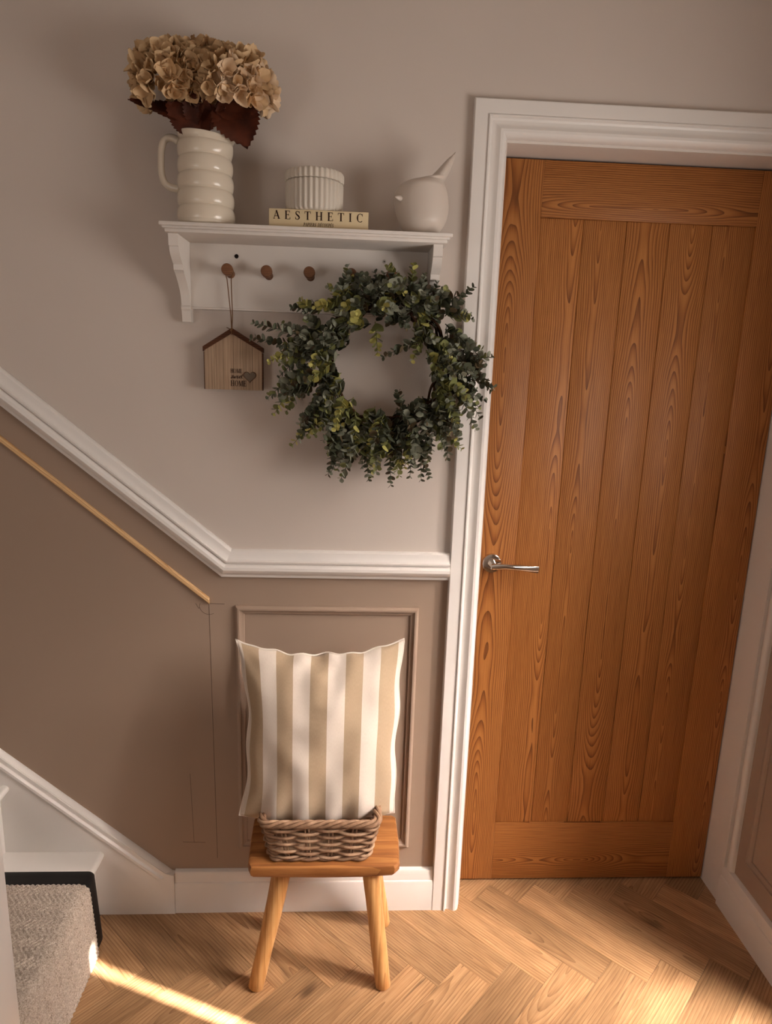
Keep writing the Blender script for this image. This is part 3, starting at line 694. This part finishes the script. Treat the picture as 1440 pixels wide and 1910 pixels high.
# jug
jc = (-0.5705, -0.085, SZ)
jg = thing('ceramic_jug', 'cream glazed ribbed jug holding dried hydrangeas', 'jug', jc)
jp = [(0.050, 0.0), (0.0555, 0.002), (0.0585, 0.007)]
NR = 5; H0, H1 = 0.007, 0.167
for i in range(1, 61):
    t = i/60; z = H0 + (H1-H0)*t
    ph = (t*NR) % 1.0
    r = 0.0600 - 0.0045*t - 0.0044*(1-abs(math.sin(math.pi*ph))**0.6)
    jp.append((r, z))
jp += [(0.0530, 0.173), (0.0545, 0.179), (0.0540, 0.1815), (0.0515, 0.1805), (0.0495, 0.175), (0.049, 0.12), (0.047, 0.02), (0.01, 0.012)]
def spout(th, r, z):
    a = (th+0.35+math.pi) % (2*math.pi) - math.pi
    return r + 0.016*math.exp(-(a/0.42)**2)*max(0, (z-0.134)/0.047)**1.4*(1 if r > 0.03 else 0)
b = NB(); lathe(b, jp, jc, 64, spout)
for v in b.verts:                                      # rim dips slightly to the spout
    k = max(0, (v.co.z-SZ-0.14)/0.042); v.co.z -= 0.010*k*(v.co.x-jc[0]+0.055)/0.11
obj('jug_body', b, 'cream_glaze', jg, smooth=60)
b = NB()
hp = catmull([(-0.052, 0.166), (-0.066, 0.172), (-0.080, 0.168), (-0.0875, 0.152), (-0.0895, 0.130), (-0.0895, 0.105), (-0.084, 0.086), (-0.072, 0.077), (-0.054, 0.074)], 6)
tube(b, [(jc[0]+x, jc[1]-0.004, SZ+z) for x, z in hp], lambda t: 0.0088 - 0.001*math.sin(t*3.14), 14, squash=0.85); obj('handle', b, 'cream_glaze', jg, smooth=180)

# hydrangeas
def petal_mesh(mat, cup, wv):
    b = NB(); n = 7; rows = []
    Lp, Wp = 0.030, 0.0135
    for i in range(n+1):
        t = i/n; wd = Wp*(math.sin(math.pi*min(1, t*0.80+0.10))**0.75)*(1-0.35*max(0, t-0.8)/0.2)
        row = []
        for j in range(5):
            s = j/2-1
            x = s*wd; y = t*Lp*(1-0.04*abs(s)); z = cup*(s*s*wd*0.55 + 0.40*Lp*t*t) + wv*0.0016*math.sin(6*t+3*s)
            row.append(b.verts.new((x, y, z)))
        rows.append(row)
    for a, c in zip(rows, rows[1:]):
        for j in range(4): b.faces.new((a[j], a[j+1], c[j+1], c[j]))
    for f in b.faces: f.smooth = True
    me = bpy.data.meshes.new('petal'); b.to_mesh(me); b.free(); me.materials.append(MATS[mat]); return me
PET = [petal_mesh(m, c_, w_) for m in ('petal', 'petal_light', 'petal_tan', 'petal') for c_, w_ in ((0.9, 1), (1.25, -1))]
def leaf_serrated(b, base, tip, wd, nrm, droop=0.0, n=26):
    base, tip, nrm = Vector(base), Vector(tip), Vector(nrm).normalized()
    ax = tip-base; L = ax.length; ax.normalize(); side = ax.cross(nrm).normalized(); nrm = side.cross(ax)
    rows = []
    for i in range(n+1):
        t = i/n; w_ = wd*(math.sin(math.pi*t**0.8)**0.85)*(1 + (0.05 if i % 2 else -0.04)) + 0.0006
        c = base + ax*L*t - nrm*droop*t*t
        rows.append([b.verts.new(c + side*w_*s + nrm*(0.12*wd*abs(s) + 0.002*math.sin(9*t+4*s)) - ax*(0.004 if abs(s) == 1 and i % 2 == 0 else 0)) for s in (-1, -0.5, 0, 0.5, 1)])
    for a, c in zip(rows, rows[1:]):
        for j in range(4): b.faces.new((a[j], a[j+1], c[j+1], c[j]))
    return b
heads = [((-0.634, -0.085, 2.044), 0.078, 'dried cream hydrangea head over the jug handle'),
         ((-0.566, -0.068, 2.056), 0.078, 'dried cream hydrangea head in the middle of the jug'),
         ((-0.506, -0.098, 2.036), 0.078, 'dried cream hydrangea head over the jug spout')]
lv = [[((-0.572, -0.118, 1.952), (-0.640, -0.120, 2.002), 0.030, (-0.2, -0.9, 0.3)), ((-0.590, -0.095, 1.978), (-0.714, -0.115, 2.008), 0.032, (-0.2, -0.6, 0.75))],
      [((-0.600, -0.112, 1.955), (-0.520, -0.130, 1.995), 0.030, (0.1, -0.9, 0.3)), ((-0.585, -0.10, 1.972), (-0.556, -0.150, 2.012), 0.026, (0.0, -0.8, 0.5)), ((-0.56, -0.11, 1.965), (-0.60, -0.13, 2.02), 0.028, (-0.3, -0.85, 0.3))],
      [((-0.520, -0.105, 2.020), (-0.476, -0.128, 1.922), 0.048, (0.25, -0.95, 0.1)), ((-0.535, -0.125, 1.985), (-0.435, -0.12, 2.02), 0.032, (0.1, -0.9, 0.35))]]
rnd = random.Random(3)
for hi, (hc, hr, lab) in enumerate(heads):
    hc = Vector(hc)
    t = thing('hydrangea', lab, 'flower', (jc[0]+(hi-1)*0.012, jc[1], SZ+0.02), 'dried hydrangeas in the jug')
    b = NB(); tube(b, [(jc[0]+(hi-1)*0.012, jc[1], SZ+0.02), (jc[0]+(hi-1)*0.020, jc[1], SZ+0.15), (hc.x*0.8+jc[0]*0.2, hc.y, SZ+0.215), hc], 0.003, 8); obj('stem', b, 'hydrangea_leaf', t, smooth=180)
    for (ba, ti, wd, nr) in lv[hi]:
        b = NB(); leaf_serrated(b, ba, ti, wd, nr, 0.006); obj('leaf', b, 'hydrangea_leaf', t, smooth=180)
    nf = 82
    for i in range(nf):
        zz = 1 - 1.55*(i+0.5)/nf; ph = i*2.39996 + hi
        d = Vector((math.sqrt(max(0, 1-zz*zz))*math.cos(ph), math.sqrt(max(0, 1-zz*zz))*math.sin(ph), zz))
        if d.y > 0.55: continue
        c = hc + Vector((d.x, d.y*0.9, d.z*0.86))*(hr*rnd.uniform(0.70, 0.86))
        q = (d + Vector((rnd.uniform(-.35, .35), rnd.uniform(-.35, .35), rnd.uniform(-.3, .3)))).normalized().to_track_quat('Z', 'Y')
        sp = rnd.uniform(0, 90); sc = rnd.uniform(0.85, 1.12); lite = (hi == 2 and d.z < 0.45 and d.x > -0.3)
        for k in range(4):
            tilt = rnd.uniform(8, 42)
            M = Matrix.Translation(c) @ q.to_matrix().to_4x4() @ Matrix.Rotation(R(sp+90*k+rnd.uniform(-12, 12)), 4, 'Z') @ Matrix.Rotation(R(tilt), 4, 'X') @ Matrix.Scale(sc, 4)
            mi = rnd.choice([2, 3, 2, 3, 0, 1]) if lite else rnd.choice([0, 1, 0, 1, 4, 5, 6, 7])
            inst('petal', PET[mi], t, M)

# ------------------------------------------------------------------ house plaque hanging from the first peg
PY = -0.034
pl = thing('house_plaque', 'small house-shaped wooden plaque on twine reading home sweet home', 'plaque', (-0.5285, PY+0.008, 1.434))
hx0, hx1, hz0, hz1, hzp, hxp = -0.5930, -0.4625, 1.4345, 1.5215, 1.5605, -0.5305
b = NB(); nb = 6; wv = (hx1-hx0)/nb
top = lambda x: hz1 + (hzp-hz1)*(1-abs(x-hxp)/((hxp-hx0) if x < hxp else (hx1-hxp)))
for i in range(nb):
    a, c = hx0+i*wv, hx0+(i+1)*wv
    poly = [(a+0.0002, hz0), (c-0.0002, hz0), (c-0.0002, top(c-0.0002))] + ([(hxp, hzp)] if a < hxp < c else []) + [(a+0.0002, top(a+0.0002))]
    bb = NB(); prism(bb, poly, XZ, PY+0.0003*((i*7) % 3), PY+0.014); obj('plank', bb, 'plaque_wood', pl)
for xa_, za_, xb_, zb_ in ((hx0-0.003, hz1-0.002, hxp, hzp), (hx1+0.003, hz1-0.002, hxp, hzp)):
    bb = NB(); prism(bb, [(xa_, za_), (xb_, zb_), (xb_, zb_+0.0120), (xa_, za_+0.0105)], XZ, PY-0.002, PY+0.016); obj('roof_edge', bb, 'plaque_roof', pl)
for xx, sgn in ((hx0, -1), (hx1, 1)):
    bb = NB(); box(bb, min(xx, xx+sgn*0.0018), max(xx, xx+sgn*0.0018), PY+0.001, PY+0.014, hz0, hz1-0.003); obj('side_edge', bb, 'plaque_roof', pl)
bb = NB(); text(bb, 'HOME', (-0.5345, 1.4728), 0.0095, 0.05, PY-0.0002, fit=0.0270); text(bb, 'HOME', (-0.5345, 1.4430), 0.0128, 0.05, PY-0.0002, fit=0.0360)
text(bb, 'sweet', (-0.5345, 1.4608), 0.0120, 0.02, PY-0.0002, 1.0, 0.18, fit=0.0280)
obj('lettering', bb, 'ink', pl)['label'] = 'HOME sweet HOME in dark lettering'
hp_ = []
for i in range(40):
    a = 2*math.pi*i/40
    hp_.append((-0.4905 + 0.00083*16*math.sin(a)**3*1.0, 1.4655 + 0.00080*(13*math.cos(a)-5*math.cos(2*a)-2*math.cos(3*a)-math.cos(4*a))))
bb = NB(); prism(bb, hp_, XZ, PY-0.0014, PY+0.0005); hh_ = obj('heart', bb, 'heart', pl); hh_['label'] = 'small grey heart set in a dark outline'
bb = NB(); prism(bb, [(-0.4905+(x+0.4905)*1.13, 1.4650+(z-1.4650)*1.13) for x, z in hp_], XZ, PY-0.0004, PY+0.0005); obj('heart_outline', bb, 'plaque_roof', pl)
bb = NB(); p0 = Vector(PEG[0] + (0,)); px_, pz_ = PEG[0]
yk = -0.040
tw_ = [(hxp+0.001, PY-0.003, 1.5575), (hxp+0.001, PY-0.004, 1.566), (hxp-0.0005, -0.037, 1.60), (px_-0.0045, yk, pz_-0.016), (px_-0.0085, yk, pz_-0.003)] + [(px_+0.0092*math.cos(R(a)), yk, pz_+0.0015+0.0092*math.sin(R(a))) for a in range(170, 0, -20)] + [(px_+0.0085, yk, pz_-0.003), (px_+0.0045, yk, pz_-0.016), (hxp+0.003, -0.037, 1.60), (hxp+0.0015, PY-0.004, 1.568), (hxp+0.001, PY-0.002, 1.5585)]
tube(bb, tw_, 0.0012, 6); tube(bb, [(hxp, PY-0.004, 1.568), (hxp-0.006, PY-0.006, 1.5715), (hxp-0.010, PY-0.006, 1.573)], 0.0010, 6)
tube(bb, [(hxp-0.001, PY-0.005, 1.566), (hxp+0.0005, PY-0.0065, 1.568), (hxp+0.002, PY-0.004, 1.570)], 0.0022, 8)
obj('twine', bb, 'twine', pl, smooth=180)

# ------------------------------------------------------------------ eucalyptus wreath
WC = Vector((-0.182, -0.062, 1.500)); WR = 0.134
wr = thing('eucalyptus_wreath', 'round faux eucalyptus wreath hanging from the shelf pegs', 'wreath', (WC.x, WC.y, WC.z))
rn_ = random.Random(11)
for k in range(7):
    b = NB(); pts = []
    f1, f2, p1, p2 = rn_.choice((3, 4, 5)), rn_.choice((2, 3, 5)), rn_.uniform(0, 6), rn_.uniform(0, 6)
    for i in range(90):
        a = 2*math.pi*i/90
        r = WR + 0.016*math.sin(f1*a+p1); pts.append((WC.x+r*math.cos(a), WC.y+0.012+0.014*math.sin(f2*a+p2), WC.z+r*math.sin(a)))
    rows = []
    tube_closed_pts = [Vector(p) for p in pts]
    N = len(pts)
    for i in range(N):
        t = (tube_closed_pts[(i+1) % N]-tube_closed_pts[i-1]).normalized(); s = Vector((0, 1, 0)); u = t.cross(s).normalized()
        rows.append([b.verts.new(tube_closed_pts[i] + (s*math.cos(q)+u*math.sin(q))*0.0032) for q in [2*math.pi*m/6 for m in range(6)]])
    for i in range(N):
        for m in range(6): b.faces.new((rows[i][m], rows[i][(m+1) % 6], rows[(i+1) % N][(m+1) % 6], rows[(i+1) % N][m]))
    obj('vine_ring', b, 'vine', wr, smooth=180)
def leaf_geo():
    V = []; n = 5
    for i in range(n+1):
        t = i/n; wd = 0.5*math.sin(math.pi*(0.06+0.90*t))**0.8
        for s in (-1, 0, 1): V.append((s*wd, t, 0.22*abs(s)*wd + 0.10*t*t))
    F = [(i*3+j, i*3+j+1, (i+1)*3+j+1, (i+1)*3+j) for i in range(n) for j in range(2)]
    return V, F
LV, LF = leaf_geo()
LM = ['leaf_grey', 'leaf_dark', 'leaf_green', 'leaf_lime', 'leaf_brown']
leaf_me = []
for m in LM:
    me = bpy.data.meshes.new('leaf'); me.from_pydata(LV, [], LF); me.materials.append(MATS[m])
    for p in me.polygons: p.use_smooth = True
    leaf_me.append(me)
SPR = []
def addsprig(p0, p1, pal, droop=0.012, ls=0.0205, rr=rn_):
    SPR.append((Vector(p0), Vector(p1), pal, droop, ls))
for a, c, pal in [((575, 630), (474, 599), 1), ((585, 650), (470, 627), 1), ((600, 580), (545, 570), 1), ((655, 560), (648, 494), 2), ((720, 560), (700, 505), 1), ((765, 545), (772, 492), 2), ((830, 590), (882, 532), 1), ((820, 570), (862, 545), 1),
                  ((868, 655), (914, 724), 1), ((640, 800), (612, 882), 1), ((600, 770), (546, 826), 2), ((690, 800), (692, 884), 2), ((725, 800), (729, 902), 1), ((760, 790), (800, 886), 1), ((800, 790), (861, 834), 2), ((850, 720), (888, 796), 0),
                  ((560, 690), (500, 738), 0), ((545, 720), (512, 768), 2), ((560, 650), (504, 670), 3), ((800, 625), (716, 662), 1), ((700, 600), (704, 655), 2), ((750, 770), (742, 728), 1), ((640, 830), (655, 845), 3), ((770, 800), (755, 868), 3), ((580, 575), (560, 560), 3), ((800, 600), (770, 668), 2), ((668, 575), (664, 520), 0), ((690, 565), (686, 512), 1), ((712, 560), (716, 508), 0), ((735, 560), (734, 512), 1), ((750, 565), (752, 515), 0), ((735, 570), (722, 525), 2), ((785, 565), (792, 510), 0), ((805, 575), (815, 525), 1), ((640, 585), (622, 540), 0), ((655, 580), (640, 530), 2)]:
    Yb = -0.085 + rn_.uniform(-0.02, 0.02)
    addsprig(pxw(*a, Yb), pxw(*c, Yb-0.008), pal, 0.004)
for i in range(230):
    th = 2*math.pi*(i+rn_.random()*0.9)/230
    r = rn_.uniform(0.094, 0.186)
    p = Vector((WC.x+r*math.cos(th), WC.y+rn_.uniform(-0.052, 0.014), WC.z+r*math.sin(th)))
    out = Vector((math.cos(th), 0, math.sin(th))); tan = Vector((-out.z, 0, out.x))
    d = out*rn_.uniform(0.35, 0.95) + tan*rn_.uniform(-0.6, 0.6) + Vector((0, rn_.uniform(-0.75, -0.05), rn_.uniform(-0.75, -0.15)))
    L = rn_.uniform(0.055, 0.088)
    if math.sin(th) > 0.45: L *= 0.72
    d.normalize(); e = p + d*L
    dc = math.hypot(e.x-WC.x, e.z-WC.z)
    if dc < 0.090: e += out*(0.090-dc)*0.8
    e.y = min(e.y, -0.022)
    addsprig(p, e, rn_.choice([0, 0, 0, 1, 1, 1, 2, 2, 3]))
leaves = []
for si, (p0, p1, pal, droop, ls) in enumerate(SPR):
    d = p1-p0; L = d.length; d.normalize()
    pts = [p0 + d*L*t + Vector((0, 0, -droop*t*t)) for t in (0, .2, .4, .6, .8, 1)]
    b = NB(); tube(b, pts, lambda t: 0.0013-0.0007*t, 5)
    so_ = obj('sprig', b, 'leaf_dark' if pal in (0, 1) else 'leaf_green', wr, smooth=180)
    n = max(4, int(L/0.0098)); ax = d.orthogonal().normalized(); sd_ = d.cross(ax)
    for k in range(n+1):
        t = (k+0.35)/(n+0.5); c = p0 + d*L*t + Vector((0, 0, -droop*t*t))
        for sgn in (1, -1):
            ang = (k % 2)*math.pi/2 + rn_.uniform(-.5, .5) + (0 if sgn > 0 else math.pi)
            od = ax*math.cos(ang) + sd_*math.sin(ang)
            ld = (od*rn_.uniform(0.7, 1.0) + d*rn_.uniform(0.35, 0.9)).normalized()
            nr = (d - ld*d.dot(ld)); nr = (nr.normalized() if nr.length > 1e-3 else ax)
            nr = (nr + Vector((rn_.uniform(-.4, .4), rn_.uniform(-.6, .1), rn_.uniform(-.2, .5)))).normalized()
            sx = ld.cross(nr).normalized(); nr = sx.cross(ld)
            s = ls*(1.0-0.55*t**2.2)*rn_.uniform(0.78, 1.15); wd = s*rn_.uniform(0.86, 1.1)
            Mx = Matrix((tuple(sx*wd)+(0,), tuple(ld*s)+(0,), tuple(nr*s)+(0,), (0, 0, 0, 1))).transposed(); Mx.translation = c + ld*0.0012
            q = rn_.random()
            if pal == 0: mi = 0 if q < .7 else (1 if q < .85 else 2)
            elif pal == 1: mi = 1 if q < .6 else (0 if q < .8 else 4)
            elif pal == 2: mi = 2 if q < .55 else (0 if q < .75 else 3)
            else: mi = 3 if (q < .35 + .5*t) else 2
            leaves.append(((CAM-c).length - s*10, Mx, mi, so_))
leaves.sort(key=lambda e: e[0])
for _, Mx, mi, so_ in leaves[:300]: inst('leaf', leaf_me[mi], so_, Mx)
V, F, MI = [], [], []
for _, Mx, mi, so_ in leaves[300:]:
    o_ = len(V); V += [tuple(Mx @ Vector(v) - WC) for v in LV]; F += [tuple(i+o_ for i in f) for f in LF]; MI += [mi]*len(LF)
me = bpy.data.meshes.new('foliage'); me.from_pydata(V, [], F)
for m in LM: me.materials.append(MATS[m])
me.polygons.foreach_set('material_index', MI); me.polygons.foreach_set('use_smooth', [True]*len(F)); me.update()
fo = bpy.data.objects.new('foliage', me); C.objects.link(fo); fo.parent = wr; fo['kind'] = 'stuff'

# ------------------------------------------------------------------ stool
ZS = 0.340
sl = thing('wooden_stool', 'rustic teak stool with splayed round legs beside the wall', 'stool', (-0.300, -0.160, 0))
b = NB()
out = [(-0.478, -0.235), (-0.470, -0.252), (-0.40, -0.254), (-0.30, -0.256), (-0.20, -0.254), (-0.130, -0.251), (-0.117, -0.236), (-0.114, -0.16), (-0.116, -0.070), (-0.124, -0.062), (-0.30, -0.060), (-0.478, -0.062), (-0.486, -0.072), (-0.484, -0.15)]
cx, cy = -0.300, -0.157
def so_loop(z, k): return [(cx+(x-cx)*(1-k/abs(x-cx) if abs(x-cx) > 0.1 else 1), cy+(y-cy)*(1-k/max(0.09, abs(y-cy))), z+0.0008*math.sin(x*40)) for x, y in out]
quadloop(b, [so_loop(ZS-0.038, 0.016), so_loop(ZS-0.030, 0.006), so_loop(ZS-0.022, 0.001), so_loop(ZS-0.008, 0.0), so_loop(ZS-0.002, 0.0025), so_loop(ZS, 0.007)])
obj('seat', b, 'stool_seat', sl, smooth=35, loc=(cx, cy, ZS-0.02))
for (fx, fy), (tx, ty) in (((-0.4605, -0.250), (-0.395, -0.205)), ((-0.1475, -0.253), (-0.187, -0.205)), ((-0.452, -0.066), (-0.395, -0.105)), ((-0.139, -0.060), (-0.187, -0.105))):
    b = NB(); P = []; rr_ = []
    for i in range(9):
        t = i/8; P.append((fx+(tx-fx)*t, fy+(ty-fy)*t, 0.0+(ZS-0.030)*t)); rr_.append(0.0190+0.0022*t+0.0006*math.sin(9*t+fx*50))
    P.insert(1, tuple(P[0][k]+(P[1][k]-P[0][k])*0.06 for k in range(3))); rr_[0] = 0.0165; rr_.insert(1, 0.0190)
    tube(b, P, rr_, 14)
    for v in b.verts: v.co.z = max(0.0, v.co.z)
    obj('leg', b, 'stool_leg', sl, smooth=50, loc=(fx, fy, 0.15))

# ------------------------------------------------------------------ wicker basket
bz0, bh = ZS+0.001, 0.108
bcx, bcy = -0.309, -0.180
bk_ = thing('wicker_basket', 'small rectangular woven rattan basket on the stool under the cushion', 'basket', (bcx, bcy, bz0))
def rrect(s, hx_, hy_, rc):
    """perimeter point and outward normal for s in [0,1)"""
    a, c = hx_-rc, hy_-rc
    segs = [('l', 2*a), ('c', math.pi/2*rc), ('l', 2*c), ('c', math.pi/2*rc)]*2
    tot = sum(l for _, l in segs); d = (s % 1)*tot
    starts = [((-a, -hy_), (1, 0)), ((a, -c), -90), ((hx_, -c), (0, 1)), ((a, c), 0), ((a, hy_), (-1, 0)), ((-a, c), 90), ((-hx_, c), (0, -1)), ((-a, -c), 180)]
    for (k, l), st_ in zip(segs, starts):
        if d <= l or k == segs[-1]:
            if k == 'l':
                (x, y), (dx_, dy_) = st_; return (x+dx_*d, y+dy_*d), (dy_, -dx_)
            (x, y), a0 = st_; an = R(a0)+d/rc; return (x+rc*math.cos(an), y+rc*math.sin(an)), (math.cos(an), math.sin(an))
        d -= l
    return (-a, -hy_), (0, -1)
hxf = lambda t: 0.117 + 0.020*t
hyf = lambda t: 0.050 + 0.010*t
NSK = 13
def bpt(s, t, off):
    (x, y), (nx_, ny_) = rrect(s, hxf(t), hyf(t), 0.018)
    return Vector((bcx+x+nx_*off, bcy+y+ny_*off, bz0+0.004+t*bh))
for k in range(NSK):
    for dd in (-0.0060, 0.0060):
        b = NB(); s = (k+0.5)/NSK + dd; tube(b, [bpt(s, t, 0.0) for t in (0, .25, .5, .75, 0.96)], 0.0023, 6); obj('stake', b, 'rattan', bk_, smooth=180)
rows_ = 9
for r_ in range(rows_):
    t0 = 0.075 + 0.71*r_/(rows_-1)
    b = NB(); pts = []
    n = NSK*10
    for i in range(n):
        s = i/n; q = s*NSK + r_
        if NSK % 2 and s > 1-0.5/NSK: q = NSK + r_ - 0.0
        cc = math.cos(math.pi*(q-0.5)); off = 0.0064*math.copysign(abs(cc)**0.8, cc)
        p = bpt(s, t0, off); p.z += 0.0010*math.sin(23*s+r_*5); pts.append(p)
    tube_closed(b, pts, 0.0038, 6); obj('weaver', b, 'rattan', bk_, smooth=180)
for j in range(4):                                # braided rim
    b = NB(); pts = []; n = 120
    for i in range(n):
        s = i/n; q = 2*math.pi*(s*7 + j/4)
        p = bpt(s, 0.94, 0.0065*math.cos(q)+0.001); p.z += 0.0062*math.sin(q); pts.append(p)
    tube_closed(b, pts, 0.0044, 7); obj('rim_strand', b, 'rattan', bk_, smooth=180)
for j in range(2):
    b = NB(); pts = []; n = 110
    for i in range(n):
        s = i/n; q = 2*math.pi*(s*8 + j/2)
        p = bpt(s, 0.0, 0.004*math.cos(q)+0.002); p.z = bz0 + 0.0050 + 0.0020*(1+math.sin(q)); pts.append(p)
    tube_closed(b, pts, 0.0040, 6); obj('base_strand', b, 'rattan', bk_, smooth=180)
b = NB(); quadloop(b, [[tuple(bpt(i/40, 0, -0.004)-Vector((0, 0, 0.003)))[:2]+(bz0+0.001,) for i in range(40)], [tuple(bpt(i/40, 0, -0.004))[:2]+(bz0+0.005,) for i in range(40)]]); obj('basket_floor', b, 'rattan', bk_)

# ------------------------------------------------------------------ striped cushion
cu = thing('striped_cushion', 'square cushion in broad cream and beige stripes standing in the basket', 'cushion', (-0.316, -0.14, 0.40))
NU = 64
corner = {(-1, 1): Vector((-0.519, -0.112, 0.852)), (1, 1): Vector((-0.117, -0.112, 0.858)), (-1, -1): Vector((-0.505, -0.186, 0.432)), (1, -1): Vector((-0.128, -0.155, 0.415))}
pull = {'t': 0.038, 'b': -0.012, 'l': 0.026, 'r': 0.006}
def cpos(u, v, side):
    fu, fv = (u+1)/2, (v+1)/2
    p = corner[(-1, -1)]*(1-fu)*(1-fv) + corner[(1, -1)]*fu*(1-fv) + corner[(-1, 1)]*(1-fu)*fv + corner[(1, 1)]*fu*fv
    p = p.copy(); eu, ev = (1-abs(u)**2.6), (1-abs(v)**2.6)
    p.z -= pull['t']*max(0, v)**2*(eu**0.9) ; p.z += pull['b']*max(0, -v)**2*eu
    p.x += pull['l']*max(0, -u)**2*ev; p.x -= pull['r']*max(0, u)**2*ev
    # bottom corners hang below the rim, the middle sits in the basket
    T = 0.074*(max(0, 1-u*u)**0.5)*(max(0, 1-v*v)**(0.52 if v > 0 else 0.40))
    # creases running in from seam and corners
    ed = (1-max(0, 1-v*v)**0.5)
    T += 0.014*max(0, 1-u*u)*max(0, 1-v*v)**0.3*ed*math.sin(u*17+2.1*math.sin(v*3))
    T -= 0.016*math.exp(-((u-0.02)/0.10)**2)*math.exp(-((v-0.93)/0.10)**2)
    T += 0.012*max(0, 1-u*u)**0.5*max(0, 1-v*v)**0.5*noise.noise(Vector((u*2.6, v*2.6, 4.0+side)))
    T -= 0.006*max(0, 1-u*u)**0.4*math.exp(-(((u-v)-0.0)/0.10)**2)*(max(0, abs(u)-0.62))*2
    T -= 0.006*max(0, 1-u*u)**0.4*math.exp(-(((u+v)-0.0)/0.10)**2)*(max(0, abs(u)-0.62))*2
    p.z -= 0.008*math.exp(-((u-0.02)/0.12)**2)*math.exp(-((v-1.0)/0.12)**2)
    p.z += 0.0035*math.sin(u*9+1.0)*max(0, v)**6*eu + 0.003*math.sin(u*21)*max(0, v)**8*eu; p.x += 0.004*math.sin(v*8)*abs(u)**6*ev
    p.y += -T if side == 0 else T*0.8
    return p
b = NB(); uvl = b.loops.layers.uv.new('cloth')
grid = {}
for side in (0, 1):
    for i in range(NU+1):
        for j in range(NU+1):
            u, v = -math.cos(math.pi*i/NU)*0.5 + (2*i/NU-1)*0.5, -math.cos(math.pi*j/NU)*0.5 + (2*j/NU-1)*0.5
            if side == 1 and (i in (0, NU) or j in (0, NU)): grid[(1, i, j)] = grid[(0, i, j)]
            else: grid[(side, i, j)] = (b.verts.new(cpos(u, v, side)), u, v)
for side in (0, 1):
    for i in range(NU):
        for j in range(NU):
            ks = [(i, j), (i+1, j), (i+1, j+1), (i, j+1)]
            if side: ks.reverse()
            f = b.faces.new([grid[(side,)+k][0] for k in ks])
            for lp, k in zip(f.loops, ks):
                g = grid[(side,)+k]; lp[uvl].uv = ((g[1]+1)/2, (g[2]+1)/2)
cm = obj('cover', b, 'striped_fabric', cu, smooth=180)
edge = [(-1+2*i/60, -1) for i in range(60)] + [(1, -1+2*i/60) for i in range(60)] + [(1-2*i/60, 1) for i in range(60)] + [(-1, 1-2*i/60) for i in range(60)]
b = NB(); pts = [cpos(u, v, 0) for u, v in edge]; N = len(pts); rows = []
for i in range(N):
    t = (pts[(i+1) % N]-pts[i-1]).normalized(); s = Vector((0, 1, 0)); u_ = t.cross(s).normalized()
    rows.append([b.verts.new(pts[i]+(s*math.cos(q)+u_*math.sin(q))*0.0022) for q in [2*math.pi*m/6 for m in range(6)]])
for i in range(N):
    for m in range(6): b.faces.new((rows[i][m], rows[i][(m+1) % 6], rows[(i+1) % N][(m+1) % 6], rows[(i+1) % N][m]))
paint('seam_cloth', srgb(232, 220, 208), 0.95, 0.1, 0.03)
obj('seam', b, 'seam_cloth', cu, smooth=180)
